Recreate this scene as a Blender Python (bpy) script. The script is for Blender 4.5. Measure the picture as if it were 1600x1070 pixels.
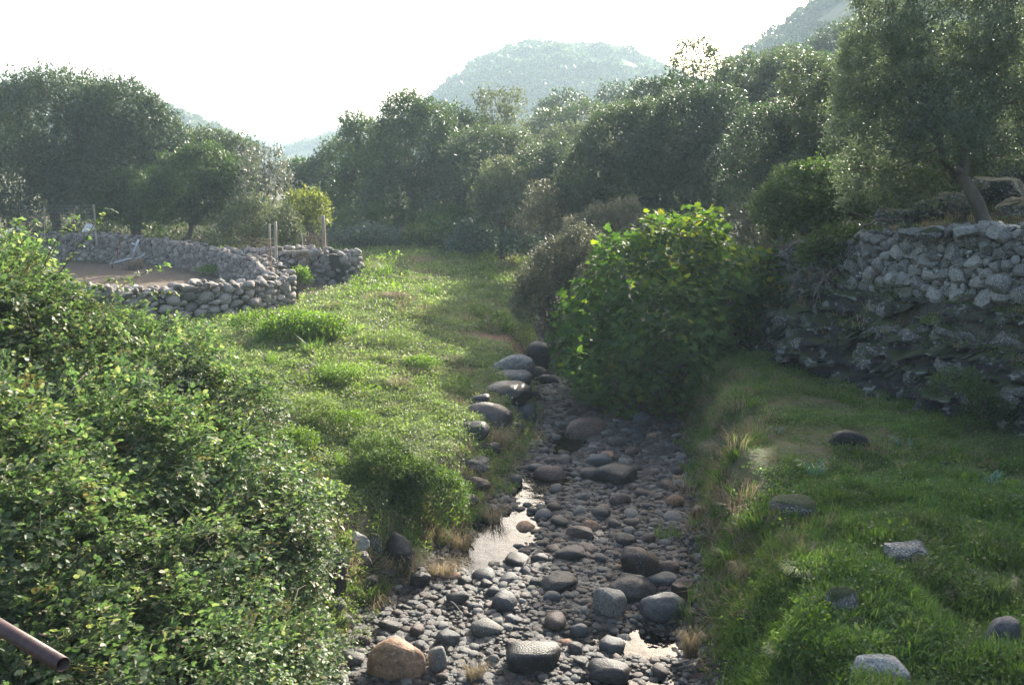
import bpy, bmesh, math, random
import numpy as np
from mathutils import Vector, Matrix, Euler

for o in list(bpy.data.objects): bpy.data.objects.remove(o)
SC = bpy.context.scene
COL = SC.collection
RNG = np.random.default_rng(7)
random.seed(7)

# ------------------------------------------------------------------ camera, world, sun, exposure
F_PX = 1386.0; PITCH = math.radians(10.8); CZ = 5.0
cam_d = bpy.data.cameras.new('camera'); cam = bpy.data.objects.new('camera', cam_d); COL.objects.link(cam)
cam_d.sensor_width = 36; cam_d.lens = 36 * F_PX / 1600
cam_d.clip_start = 0.1; cam_d.clip_end = 4000
cam.location = (0, 0, CZ); cam.rotation_euler = (math.radians(90) - PITCH, 0, 0)
SC.camera = cam
SUN_AZ = 25.0; SUN_EL = 24.5      # degrees right of straight ahead, above the horizon
sv = Vector((math.sin(math.radians(SUN_AZ)) * math.cos(math.radians(SUN_EL)),
             math.cos(math.radians(SUN_AZ)) * math.cos(math.radians(SUN_EL)), math.sin(math.radians(SUN_EL))))
W = bpy.data.worlds.new('World'); SC.world = W; W.use_nodes = True
nt = W.node_tree; nt.nodes.clear()
sky = nt.nodes.new('ShaderNodeTexSky'); sky.sky_type = 'NISHITA'; sky.sun_disc = False
sky.sun_elevation = math.radians(SUN_EL); sky.sun_rotation = math.radians(SUN_AZ)
sky.air_density = 1.0; sky.dust_density = 6.0; sky.ozone_density = 1.0
bg = nt.nodes.new('ShaderNodeBackground'); bg.inputs['Strength'].default_value = 0.14
wo = nt.nodes.new('ShaderNodeOutputWorld')
nt.links.new(sky.outputs[0], bg.inputs[0]); nt.links.new(bg.outputs[0], wo.inputs[0])
sl = bpy.data.lights.new('sun', 'SUN'); sl.energy = 5.0; sl.angle = math.radians(0.53); sl.color = (1.0, 0.93, 0.80)
sun = bpy.data.objects.new('sun', sl); COL.objects.link(sun)
sun.rotation_euler = sv.to_track_quat('Z', 'Y').to_euler(); sun.location = (20, 30, 60)
SC.view_settings.view_transform = 'Standard'; SC.view_settings.look = 'None'
SC.view_settings.gamma = 1.0; SC.view_settings.use_curve_mapping = False
SC.view_settings.exposure = 1.75
SC.render.engine = 'CYCLES'
cy = SC.cycles
cy.max_bounces = 5; cy.diffuse_bounces = 3; cy.glossy_bounces = 2; cy.transmission_bounces = 3; cy.volume_bounces = 1
cy.transparent_max_bounces = 8; cy.use_denoising = True; cy.denoising_prefilter = 'NONE'; cy.denoising_input_passes = 'RGB_ALBEDO_NORMAL'
cy.use_adaptive_sampling = True; cy.adaptive_threshold = 0.01
cy.sample_clamp_indirect = 6.0
cy.caustics_reflective = False; cy.caustics_refractive = False

# ------------------------------------------------------------------ helpers: picture measurements to places
cP, sP = math.cos(PITCH), math.sin(PITCH)
def ray(u, v):
    a = (u - 800) / F_PX; c = -(v - 535) / F_PX
    return a, cP + c * sP, -sP + c * cP
def at(u, v, Y):
    a, y, w = ray(u, v); t = Y / y
    return np.array([a * t, Y, CZ + w * t])
def on_z(u, v, z):
    a, y, w = ray(u, v); t = (z - CZ) / w
    return np.array([a * t, y * t, z])
def ppm(Y, v=535):                                      # pixels per metre at depth Y
    return F_PX / (Y / ray(800, v)[1])

# ------------------------------------------------------------------ noise
def _h(ix, iy, iz, s):
    n = (ix.astype(np.int64) * 374761393 + iy.astype(np.int64) * 668265263 + iz.astype(np.int64) * 2147483647 + s * 1274126177) & 0xffffffff
    n = ((n ^ (n >> 13)) * 1274126177) & 0xffffffff
    n = n ^ (n >> 16)
    return (n & 0xffff) / 65535.0
def noise3(p, s=0):
    p = np.asarray(p, float); i = np.floor(p).astype(np.int64); f = p - i; f = f * f * (3 - 2 * f)
    r = 0
    for dx in (0, 1):
        wx = f[..., 0] if dx else 1 - f[..., 0]
        for dy in (0, 1):
            wy = f[..., 1] if dy else 1 - f[..., 1]
            for dz in (0, 1):
                wz = f[..., 2] if dz else 1 - f[..., 2]
                r = r + wx * wy * wz * _h(i[..., 0] + dx, i[..., 1] + dy, i[..., 2] + dz, s)
    return r * 2 - 1
def fbm(p, oct=4, s=0):
    p = np.asarray(p, float); r = 0; a = 1; t = 0
    for k in range(oct):
        r = r + a * noise3(p * 2 ** k + 17.3 * k, s + k); t += a; a *= .5
    return r / t
def fb2(x, y, sc, oct=3, s=0):
    return fbm(np.stack([x * sc, y * sc, np.zeros_like(x)], -1), oct, s)
def cells(p, s=0):                                      # cellular noise: distance to edge, id value
    p = np.asarray(p, float); i = np.floor(p).astype(np.int64)
    d1 = np.full(p.shape[:-1], 9.0); d2 = d1.copy(); idv = np.zeros(p.shape[:-1])
    for dx in (-1, 0, 1):
        for dy in (-1, 0, 1):
            for dz in (-1, 0, 1):
                c = i + np.array([dx, dy, dz])
                o = np.stack([_h(c[..., 0], c[..., 1], c[..., 2], s + q) for q in (1, 2, 3)], -1)
                d = np.linalg.norm(c + o - p, axis=-1)
                v = _h(c[..., 0], c[..., 1], c[..., 2], s + 9)
                m = d < d1
                d2 = np.where(m, d1, np.minimum(d2, d)); idv = np.where(m, v, idv); d1 = np.where(m, d, d1)
    return d2 - d1, idv
def sstep(a, b, x):
    t = np.clip((x - a) / (b - a), 0, 1); return t * t * (3 - 2 * t)
def smin(a, b, k):
    h = np.clip(.5 + .5 * (b - a) / k, 0, 1); return b + (a - b) * h - k * h * (1 - h)

# ------------------------------------------------------------------ mesh and object helpers
def mk_mesh(name, V, Fc, mat=None, smooth=False, attrs=None):
    me = bpy.data.meshes.new(name)
    V = np.asarray(V, np.float32)
    if isinstance(Fc, np.ndarray):
        n, k = Fc.shape
        me.vertices.add(len(V)); me.vertices.foreach_set('co', V.ravel())
        me.loops.add(n * k); me.loops.foreach_set('vertex_index', Fc.astype(np.int32).ravel())
        me.polygons.add(n); me.polygons.foreach_set('loop_start', np.arange(0, n * k, k, dtype=np.int32))
        me.polygons.foreach_set('loop_total', np.full(n, k, np.int32))
    else:
        me.from_pydata([tuple(v) for v in V], [], [tuple(f) for f in Fc])
    me.update(calc_edges=True)
    if smooth: me.polygons.foreach_set('use_smooth', np.ones(len(me.polygons), bool))
    if mat: me.materials.append(mat)
    for k, a in (attrs or {}).items():
        at_ = me.attributes.new(k, 'FLOAT', 'POINT'); at_.data.foreach_set('value', np.asarray(a, np.float32))
    return me
def link(name, me, parent=None, loc=None):
    o = bpy.data.objects.new(name, me); COL.objects.link(o)
    if parent is not None: o.parent = parent
    if loc is not None: o.location = tuple(loc)
    return o
def thing(name, label, cat, loc=(0, 0, 0), rz=0, group=None, me=None):
    o = bpy.data.objects.new(name, me); COL.objects.link(o)
    o.location = tuple(float(c) for c in loc); o.rotation_euler = (0, 0, rz)
    o['label'] = label; o['category'] = cat
    if group: o['group'] = group
    return o
def structure(name, me, label=None):
    o = link(name, me); o['kind'] = 'structure'
    if label: o['label'] = label
    return o
def stuff(o): o['kind'] = 'stuff'; return o

class Acc:                                               # gathers pieces of one part
    def __init__(s): s.V = []; s.F = []; s.n = 0
    def add(s, V, Fq):
        s.V.append(np.asarray(V, float)); s.F += [tuple(int(i) + s.n for i in f) for f in Fq]; s.n += len(V)
    def mesh(s, name, mat, smooth=True): return mk_mesh(name, np.concatenate(s.V), s.F, mat, smooth)
def tube(P, R, k=6, cap=True):
    P = np.asarray(P, float); n = len(P); R = np.broadcast_to(np.asarray(R, float), (n,))
    T = np.gradient(P, axis=0); T /= np.linalg.norm(T, axis=1)[:, None] + 1e-9
    up = np.array([0, 0, 1.0]) if abs(T[0][2]) < .9 else np.array([1.0, 0, 0])
    V = []
    for i in range(n):
        a = np.cross(T[i], up); a /= np.linalg.norm(a) + 1e-9; b = np.cross(T[i], a); up = np.cross(a, T[i])
        up = up / (np.linalg.norm(up) + 1e-9)
        th = np.arange(k) * 2 * math.pi / k
        V.append(P[i] + R[i] * (np.cos(th)[:, None] * a + np.sin(th)[:, None] * b))
    V = np.concatenate(V); Fq = []
    for i in range(n - 1):
        for j in range(k):
            Fq.append((i * k + j, i * k + (j + 1) % k, (i + 1) * k + (j + 1) % k, (i + 1) * k + j))
    if cap: Fq.append(tuple(range(k))[::-1]); Fq.append(tuple((n - 1) * k + j for j in range(k)))
    return V, Fq
def wiggle(a, b, n, amp, rng, sag=0):
    a = np.asarray(a, float); b = np.asarray(b, float); t = np.linspace(0, 1, n)[:, None]
    P = a + (b - a) * t; w = rng.normal(0, amp, (n, 3)); w[0] = 0; w[-1] *= .3
    w = (w + np.roll(w, 1, 0)) / 2; w[0] = 0
    P = P + w; P[:, 2] += sag * np.sin(t[:, 0] * math.pi)
    return P
def basis(D, U, rng=None):                               # rows of rotation matrices; leaf long axis = D, normal near U
    D = D / (np.linalg.norm(D, axis=1)[:, None] + 1e-9)
    X = np.cross(D, U); X /= np.linalg.norm(X, axis=1)[:, None] + 1e-9
    N = np.cross(X, D)
    return X, D, N
def scatter_tpl(P, D, U, S, tpl, faces):                 # copies a template (x across, y along, z normal) on every point
    X, D, N = basis(D, U)
    tv = np.asarray(tpl, float); S = np.asarray(S, float).reshape(-1, 1, 1)
    V = P[:, None, :] + S * (tv[None, :, 0:1] * X[:, None, :] + tv[None, :, 1:2] * D[:, None, :] + tv[None, :, 2:3] * N[:, None, :])
    k = len(tv); Fc = np.asarray(faces)[None] + (np.arange(len(P)) * k)[:, None, None]
    return V.reshape(-1, 3), Fc.reshape(-1, np.asarray(faces).shape[1])
LEAF4 = [(0, 0, 0), (.32, .5, .06), (0, 1, -.05), (-.32, .5, .06)]; LEAF4F = [(0, 1, 2, 3)]
TRI3 = [(-.27, .0, 0), (.27, .15, .05), (0, 1, -.04)]; TRI3F = [(0, 1, 2)]
NARROW = [(0, 0, 0), (.17, .45, .03), (0, 1, -.08), (-.17, .45, .03)]
OVAL = [(0, 0, 0), (.36, .3, .08), (.3, .72, .05), (0, 1, -.08), (-.3, .72, .05), (-.36, .3, .08), (0, .5, -.02)]
OVALF = [(0, 1, 6), (1, 2, 6), (2, 3, 6), (3, 4, 6), (4, 5, 6), (5, 0, 6)]
def rand_dirs(n, rng):
    v = rng.normal(0, 1, (n, 3)); return v / np.linalg.norm(v, axis=1)[:, None]

# ------------------------------------------------------------------ materials
def nodes(name):
    m = bpy.data.materials.new(name); m.use_nodes = True; t = m.node_tree; t.nodes.clear()
    return m, t, (lambda k, **kw: _new(t, k, **kw)), t.links.new
def _new(t, k, **kw):
    n = t.nodes.new(k)
    for a, v in kw.items():
        if a.startswith('i_'):
            n.inputs[a[2:].replace('_', ' ')].default_value = v
        else: setattr(n, a, v)
    return n
def ramp(t, stops):
    r = t.nodes.new('ShaderNodeValToRGB'); e = r.color_ramp.elements
    while len(e) < len(stops): e.new(.5)
    for i, (p, c) in enumerate(stops): e[i].position = p; e[i].color = (*c, 1)
    return r
def leaf_mat(name, c1, c2, c3=None, trans=.45, tcol=None, rough=.42, spec=.35, c3w=.04):
    m, t, N, L = nodes(name)
    a = N('ShaderNodeAttribute', attribute_name='rnd')
    oi = N('ShaderNodeObjectInfo')
    ad = N('ShaderNodeMath', operation='MULTIPLY_ADD'); ad.inputs[1].default_value = .25
    L(oi.outputs['Random'], ad.inputs[0]); L(a.outputs['Fac'], ad.inputs[2])
    fr = N('ShaderNodeMath', operation='MULTIPLY'); fr.inputs[1].default_value = .8; L(ad.outputs[0], fr.inputs[0])
    stops = [(0, c1), (1 - c3w - .12, c2)]
    if c3: stops += [(1 - c3w, c3)]
    r = ramp(t, stops); L(fr.outputs[0], r.inputs[0])
    g = N('ShaderNodeNewGeometry'); nz = N('ShaderNodeTexNoise'); nz.inputs['Scale'].default_value = .9; L(g.outputs['Position'], nz.inputs['Vector'])
    hs = N('ShaderNodeHueSaturation'); mr = N('ShaderNodeMapRange'); mr.inputs[1].default_value = .3; mr.inputs[2].default_value = .7
    mr.inputs[3].default_value = .72; mr.inputs[4].default_value = 1.25
    L(nz.outputs[0], mr.inputs[0]); L(mr.outputs[0], hs.inputs['Value']); L(r.outputs[0], hs.inputs['Color'])
    p = N('ShaderNodeBsdfPrincipled'); p.inputs['Roughness'].default_value = rough; p.inputs['Specular IOR Level'].default_value = spec
    L(hs.outputs[0], p.inputs['Base Color'])
    tr = N('ShaderNodeBsdfTranslucent')
    mx = N('ShaderNodeMix', data_type='RGBA', blend_type='MULTIPLY'); mx.inputs[0].default_value = 1
    mx.inputs[7].default_value = (*(tcol or (2.1, 2.3, .9)), 1)
    L(hs.outputs[0], mx.inputs[6]); L(mx.outputs[2], tr.inputs[0])
    ms = N('ShaderNodeMixShader'); ms.inputs[0].default_value = trans
    L(p.outputs[0], ms.inputs[1]); L(tr.outputs[0], ms.inputs[2])
    o = N('ShaderNodeOutputMaterial'); L(ms.outputs[0], o.inputs[0])
    return m
def stone_mat(name, ca, cb, lichen=.0, lcol=(.42, .44, .38), rough=.75, moss=0, scale=6, bump=.5, dark=(0.03, .03, .03)):
    m, t, N, L = nodes(name)
    tc = N('ShaderNodeTexCoord'); oi = N('ShaderNodeObjectInfo')
    va = N('ShaderNodeVectorMath', operation='ADD'); L(tc.outputs['Object'], va.inputs[0])
    cm = N('ShaderNodeVectorMath', operation='SCALE'); cm.inputs['Scale'].default_value = 0
    L(oi.outputs['Location'], va.inputs[1])
    n1 = N('ShaderNodeTexNoise'); n1.inputs['Scale'].default_value = scale; n1.inputs['Detail'].default_value = 6; n1.inputs['Roughness'].default_value = .65
    L(va.outputs[0], n1.inputs['Vector'])
    cr = ramp(t, [(0, ca), (1, cb)]); L(oi.outputs['Random'], cr.inputs[0])
    mr = N('ShaderNodeMapRange'); mr.inputs[1].default_value = .35; mr.inputs[2].default_value = .68; mr.inputs[3].default_value = .5; mr.inputs[4].default_value = 1.35
    L(n1.outputs[0], mr.inputs[0])
    hs = N('ShaderNodeHueSaturation'); L(cr.outputs[0], hs.inputs['Color']); L(mr.outputs[0], hs.inputs['Value'])
    col = hs.outputs[0]
    if lichen:
        n2 = N('ShaderNodeTexNoise'); n2.inputs['Scale'].default_value = scale * 2.3; n2.inputs['Detail'].default_value = 5; L(va.outputs[0], n2.inputs['Vector'])
        r2 = N('ShaderNodeMapRange'); r2.inputs[1].default_value = .62 - lichen * .2; r2.inputs[2].default_value = .68 - lichen * .2; L(n2.outputs[0], r2.inputs[0])
        x = N('ShaderNodeMix', data_type='RGBA'); x.inputs[7].default_value = (*lcol, 1); L(col, x.inputs[6])
        mm = N('ShaderNodeMath', operation='MULTIPLY'); mm.inputs[1].default_value = .75; L(r2.outputs[0], mm.inputs[0]); L(mm.outputs[0], x.inputs[0]); col = x.outputs[2]
    if moss:
        g = N('ShaderNodeNewGeometry'); sp = N('ShaderNodeSeparateXYZ'); L(g.outputs['Normal'], sp.inputs[0])
        n3 = N('ShaderNodeTexNoise'); n3.inputs['Scale'].default_value = 1.7; n3.inputs['Detail'].default_value = 5; L(g.outputs['Position'], n3.inputs['Vector'])
        a1 = N('ShaderNodeMath', operation='ADD'); L(sp.outputs['Z'], a1.inputs[0]); L(n3.outputs[0], a1.inputs[1])
        r3 = N('ShaderNodeMapRange'); r3.inputs[1].default_value = 1.25 - moss; r3.inputs[2].default_value = 1.45 - moss; L(a1.outputs[0], r3.inputs[0])
        x = N('ShaderNodeMix', data_type='RGBA'); x.inputs[7].default_value = (.030, .042, .014, 1); L(col, x.inputs[6]); L(r3.outputs[0], x.inputs[0]); col = x.outputs[2]
    p = N('ShaderNodeBsdfPrincipled'); p.inputs['Roughness'].default_value = rough; p.inputs['Specular IOR Level'].default_value = .4
    L(col, p.inputs['Base Color'])
    bp = N('ShaderNodeBump'); bp.inputs['Strength'].default_value = bump; bp.inputs['Distance'].default_value = .03
    n4 = N('ShaderNodeTexNoise'); n4.inputs['Scale'].default_value = scale * 3; n4.inputs['Detail'].default_value = 6; L(va.outputs[0], n4.inputs['Vector'])
    L(n4.outputs[0], bp.inputs['Height']); L(bp.outputs[0], p.inputs['Normal'])
    o = N('ShaderNodeOutputMaterial'); L(p.outputs[0], o.inputs[0])
    return m
def flat_mat(name, c1, c2, scale=8, rough=.8, metal=0, bump=.3, stretch=(1, 1, 1)):
    m, t, N, L = nodes(name)
    tc = N('ShaderNodeTexCoord'); mp = N('ShaderNodeMapping'); mp.inputs['Scale'].default_value = stretch; L(tc.outputs['Object'], mp.inputs[0])
    n1 = N('ShaderNodeTexNoise'); n1.inputs['Scale'].default_value = scale; n1.inputs['Detail'].default_value = 6; L(mp.outputs[0], n1.inputs['Vector'])
    cr = ramp(t, [(.3, c1), (.7, c2)]); L(n1.outputs[0], cr.inputs[0])
    p = N('ShaderNodeBsdfPrincipled'); p.inputs['Roughness'].default_value = rough; p.inputs['Metallic'].default_value = metal
    L(cr.outputs[0], p.inputs['Base Color'])
    bp = N('ShaderNodeBump'); bp.inputs['Strength'].default_value = bump; bp.inputs['Distance'].default_value = .01; L(n1.outputs[0], bp.inputs['Height']); L(bp.outputs[0], p.inputs['Normal'])
    o = N('ShaderNodeOutputMaterial'); L(p.outputs[0], o.inputs[0]); return m

M = {}
M['olive'] = leaf_mat('olive_leaf', (.038, .058, .036), (.09, .115, .07), (.15, .18, .12), trans=.34, tcol=(1.6, 1.8, .9), rough=.5, spec=.3)
M['silver'] = leaf_mat('silvery_olive_leaf', (.06, .082, .066), (.15, .178, .14), (.24, .27, .22), trans=.42, tcol=(1.5, 1.7, .95), rough=.5, spec=.3)
M['olive_dark'] = leaf_mat('dark_olive_leaf', (.032, .052, .036), (.078, .105, .062), (.14, .17, .10), trans=.28, tcol=(1.5, 1.8, .9), rough=.5, spec=.25)
M['oak'] = leaf_mat('oak_leaf', (.030, .054, .026), (.072, .108, .042), (.14, .17, .07), trans=.3, tcol=(1.7, 2.0, .8), rough=.5, spec=.25)
M['pale'] = leaf_mat('pale_leaf', (.07, .088, .052), (.15, .17, .10), (.22, .22, .16), trans=.32, tcol=(1.4, 1.5, .95), rough=.6, spec=.15)
M['greyleaf'] = leaf_mat('grey_leaf', (.09, .10, .075), (.20, .21, .165), (.3, .3, .25), trans=.25, tcol=(1.3, 1.3, 1.0), rough=.5)
M['yellow_tree'] = leaf_mat('yellowing_leaf', (.06, .085, .025), (.135, .145, .045), (.22, .16, .05), trans=.5, c3w=.12)
M['lentisk'] = leaf_mat('lentisk_leaf', (.032, .062, .024), (.08, .118, .042), (.14, .17, .06), trans=.36, rough=.55, spec=.2)
M['fig'] = leaf_mat('fig_leaf', (.034, .076, .028), (.08, .135, .04), (.19, .21, .04), trans=.42, tcol=(2.0, 2.2, .6), c3w=.05, rough=.6, spec=.15)
M['fig_yellow_lit'] = leaf_mat('yellow_lit_fig_leaf', (.09, .14, .024), (.17, .20, .032), (.25, .23, .035), trans=.5, rough=.6, spec=.15, tcol=(1.6, 1.8, .5), c3w=.1)  # yellower fig leaf, carries the sunlight painted onto the bush top
M['bramble'] = leaf_mat('bramble_leaf', (.055, .092, .046), (.13, .18, .095), (.28, .26, .16), trans=.38, tcol=(1.5, 1.85, .85), rough=.5, spec=.3, c3w=.16)
M['bramble_red'] = leaf_mat('bramble_red_leaf', (.11, .115, .055), (.17, .15, .08), trans=.35, tcol=(1.4, 1.4, .8))
M['clover'] = leaf_mat('ground_cover_leaf', (.08, .115, .045), (.17, .215, .09), (.30, .29, .17), trans=.45, tcol=(1.65, 1.85, .8), rough=.5, spec=.25)
M['grass'] = leaf_mat('grass_blade', (.055, .100, .036), (.125, .185, .068), (.26, .26, .13), trans=.45, tcol=(1.7, 2.0, .6), rough=.5, spec=.25)
M['lush'] = leaf_mat('lush_weed_leaf', (.065, .115, .025), (.13, .20, .04), (.2, .24, .06), trans=.45, tcol=(1.7, 1.9, .55), rough=.5, spec=.25)
M['straw'] = leaf_mat('straw_blade', (.16, .13, .085), (.34, .28, .18), (.42, .36, .24), trans=.3, tcol=(1.3, 1.2, 1.0), rough=.7, spec=.15)
M['brush'] = leaf_mat('brown_brush_leaf', (.075, .082, .055), (.145, .145, .10), (.22, .20, .13), trans=.3, tcol=(1.3, 1.3, .9), rough=.6)
M['asphodel'] = leaf_mat('asphodel_blade', (.07, .14, .10), (.13, .22, .16), trans=.35, tcol=(1.3, 1.6, 1.0))
M['bluegreen'] = leaf_mat('blue_green_leaf', (.035, .065, .05), (.07, .11, .085), (.13, .17, .12), trans=.3, tcol=(1.4, 1.6, 1.0))
M['flower'] = leaf_mat('broom_flower', (.32, .30, .02), (.5, .44, .03), trans=.4, tcol=(1.3, 1.2, .6))
M['bark'] = flat_mat('bark', (.06, .05, .04), (.16, .14, .115), 5, .9, 0, .9, (1, 1, .25))
M['twig'] = flat_mat('dry_twig', (.09, .075, .065), (.20, .175, .15), 20, .9)
M['redtwig'] = flat_mat('reddish_cane', (.10, .055, .04), (.2, .13, .09), 20, .7)
M['st_dark'] = stone_mat('dark_basalt_stone', (.018, .016, .016), (.042, .038, .037), rough=.45, lichen=.05, lcol=(.14, .135, .12))
M['st_red'] = stone_mat('reddish_brown_stone', (.036, .023, .020), (.085, .052, .043), rough=.55, lichen=.05, lcol=(.28, .25, .2))
M['st_blue'] = stone_mat('blue_grey_stone', (.034, .036, .040), (.070, .073, .078), rough=.5)
M['st_pale'] = stone_mat('pale_grey_stone', (.085, .08, .075), (.18, .17, .155), rough=.7, lichen=.1)
M['st_tan'] = stone_mat('tan_orange_stone', (.24, .135, .08), (.30, .19, .12), rough=.8, lichen=.2, lcol=(.32, .25, .18), scale=3)
M['wall_cobble'] = stone_mat('corral_cobble', (.12, .105, .095), (.42, .37, .33), rough=.85, lichen=.25, lcol=(.45, .44, .38))
M['wall_grey'] = stone_mat('drystone_block', (.09, .09, .087), (.27, .268, .25), rough=.85, lichen=.35, lcol=(.40, .42, .40), scale=5)
M['bedrock'] = stone_mat('mossy_bedrock', (.035, .035, .035), (.035, .035, .035), rough=.85, lichen=.35, lcol=(.22, .235, .23), moss=.2, scale=2.2, bump=1.0)
M['rock_moss'] = stone_mat('mossy_rock', (.05, .05, .048), (.135, .135, .128), rough=.85, lichen=.35, lcol=(.36, .38, .36), moss=.3, scale=4, bump=.9)
M['core'] = flat_mat('wall_rubble_core', (.035, .03, .026), (.09, .075, .065), 12, .95, 0, .8)
M['post'] = flat_mat('weathered_post', (.22, .18, .14), (.42, .37, .3), 12, .85, 0, .4, (1, 1, .1))
M['rust'] = flat_mat('rusty_painted_pipe', (.045, .026, .025), (.080, .045, .040), 30, .5, .2, .25)
M['rustwire'] = flat_mat('rusty_wire', (.16, .09, .06), (.28, .18, .13), 30, .7, .3)
M['wire'] = flat_mat('grey_wire', (.12, .13, .14), (.2, .21, .22), 30, .55, .6)
M['white'] = flat_mat('white_plastic', (.72, .72, .72), (.82, .82, .82), 4, .5, 0, .05)
M['greymetal'] = flat_mat('grey_painted_metal', (.38, .42, .48), (.5, .54, .6), 8, .5, .3, .1)
M['wood'] = flat_mat('weathered_wood', (.12, .08, .05), (.25, .18, .12), 10, .85, 0, .4, (1, .2, 1))
M['fur'] = flat_mat('goat_fur', (.55, .52, .48), (.8, .78, .74), 6, .9)
M['furdark'] = flat_mat('dark_goat_fur', (.03, .025, .02), (.07, .06, .05), 10, .9)
M['horn'] = flat_mat('horn', (.2, .17, .13), (.3, .26, .2), 10, .6)

# ------------------------------------------------------------------ terrain height
def XL(y): return np.interp(y, [0, 5, 8.1, 9.9, 11.9, 14, 16.2, 18.5, 20.9, 24, 38, 44], [-2.7, -2.3, -1.75, -1.5, -.6, .0, .45, .45, .4, .6, .8, 1.6])
def XR(y): return np.interp(y, [0, 5, 8.1, 9.9, 11.9, 14, 16.2, 18.5, 20.9, 24, 38, 44], [1.2, 1.5, 1.9, 2.15, 2.5, 2.9, 3.2, 3.2, 3.1, 2.9, 2.4, 1.7])
def XW(y): return np.interp(y, [-20, 11.94, 17, 20, 24, 30, 36, 300], [17.8, 7.07, 5.37, 4.9, 4.5, 4.1, 3.2, 3.2])
def height(x, y, fine=True):
    x = np.asarray(x, float); y = np.asarray(y, float)
    n1 = fb2(x, y, .22, 3, 3); n2 = fb2(x, y, 1.3, 3, 5)
    xl = XL(y) + .18 * fb2(y * 0 + 3, y, .9, 3, 8); xr = XR(y) + .30 * fb2(y * 0 + 9, y, .8, 3, 11)
    bed = .07 + .045 * fb2(x, y, 1.1, 3, 21) + .02 * fb2(x, y, 4.5, 2, 22)
    # pools
    for (px, py, rx, ry, a, d) in POOLS:
        ca, sa = math.cos(a), math.sin(a); dx = x - px; dy = y - py
        q = ((dx * ca + dy * sa) / rx) ** 2 + ((-dx * sa + dy * ca) / ry) ** 2
        bed = bed - d * np.exp(-q * 1.3)
    bl = np.interp(y, [0, 8, 11, 14, 17, 20, 30, 40], [1.2, .9, .95, .8, .7, .75, .9, 1.1])
    wl = np.interp(y, [0, 8, 11, 14, 18, 40], [.9, .8, .95, .9, .7, .9])
    tl = sstep(0, 1, (xl - x) / wl)
    zl = bl * tl + (1.5 - bl) * sstep(0, 4.5, xl - wl * .7 - x)
    zl = zl + tl * (.10 * n1 + .07 * n2 + .05 * fb2(x, y, 2.6, 2, 15)) * sstep(0, 1.5, xl - x)
    zl = zl + .03 * np.maximum(0, -x - 14) * sstep(20, 40, y)
    br = np.interp(y, [0, 6, 9, 12, 16, 20, 26], [1.2, 1.25, 1.3, 1.35, 1.3, 1.2, 1.0])
    wr = np.interp(y, [0, 8, 12, 16, 20], [1.0, 1.05, 1.0, .8, .7]) + .3 * fb2(x * 0 + 5, y, 1.6, 2, 19)
    tr = sstep(0, 1, (x - xr) / wr)
    zr = br * tr + .12 * tr * sstep(1, 4, x - xr) + tr * (.14 * n1 + .14 * n2 + .08 * fb2(x, y, 2.4, 2, 16)) * np.interp(y, [9, 12], [1.5, .6])
    # hollow in the right bank
    zr = zr - .35 * np.exp(-(((x - 3.25) / .45) ** 2 + ((y - 9.35) / .35) ** 2))
    z = np.where(x < xl, np.maximum(zl, 0) + bed * (1 - tl), np.where(x > xr, zr + bed * (1 - tr), bed))
    # wooded hillside on the right and behind
    yh = 40 + np.maximum(0, -x) * .3
    k = 2.5
    dn = np.where(y < 34, x - XW(y), -smin(-(x - XW(y)), -(y - yh), k))
    d2 = (x + 6) * .97 + (y - 42) * .243
    d = np.where(y < 34, dn, smin(dn, np.maximum(d2, -50), 3.0))
    wallh = np.interp(y, [0, 10, 12, 17, 20, 24, 30, 36], [1.75, 1.7, 1.62, 1.45, 1.1, .7, .3, 0])     # bedrock step
    step2 = np.interp(y, [0, 12, 17, 20, 24], [1.1, 1.05, .85, .4, 0])                                 # ground behind the dry wall
    rise = wallh * sstep(.15, .75, d) + step2 * sstep(1.15, 1.45, d)
    slope = 60 * (1 - np.exp(-np.maximum(0, d - 1.6) * .36 / 60))
    z = z + rise + slope * np.interp(y, [0, 20, 34], [.8, .8, .75]) + np.where(d > 1.5, (.25 * n1 + .1 * n2), 0)
    return z
POOLS = [(-.2, 11.7, 1.25, .5, 1.22, .2), (-.45, 10.95, .5, .35, .8, .12), (.55, 13.9, .45, .6, -.2, .17), (.25, 13.2, .25, .4, -.2, .15), (1.05, 16.0, .35, .9, -.25, .2),
         (1.4, 8.75, .5, .35, .0, .16), (1.1, 7.95, .6, .35, 0, .12), (.65, 8.9, .3, .25, 0, .07), (-.05, 9.3, .2, .15, 0, .05)]
def Hh(x, y): return float(height(np.array([float(x)]), np.array([float(y)]))[0])
def hit(u, v, y0=4.0, y1=120):                           # the ground point seen at a picture position
    a, yy, w = ray(u, v); Y = np.linspace(y0, y1, 6000); t = Y / yy
    zz = CZ + w * t; h = height(a * t, Y); m = np.nonzero(zz <= h)[0]
    i = m[0] if len(m) else -1
    return np.array([a * t[i], Y[i], h[i]])

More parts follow.
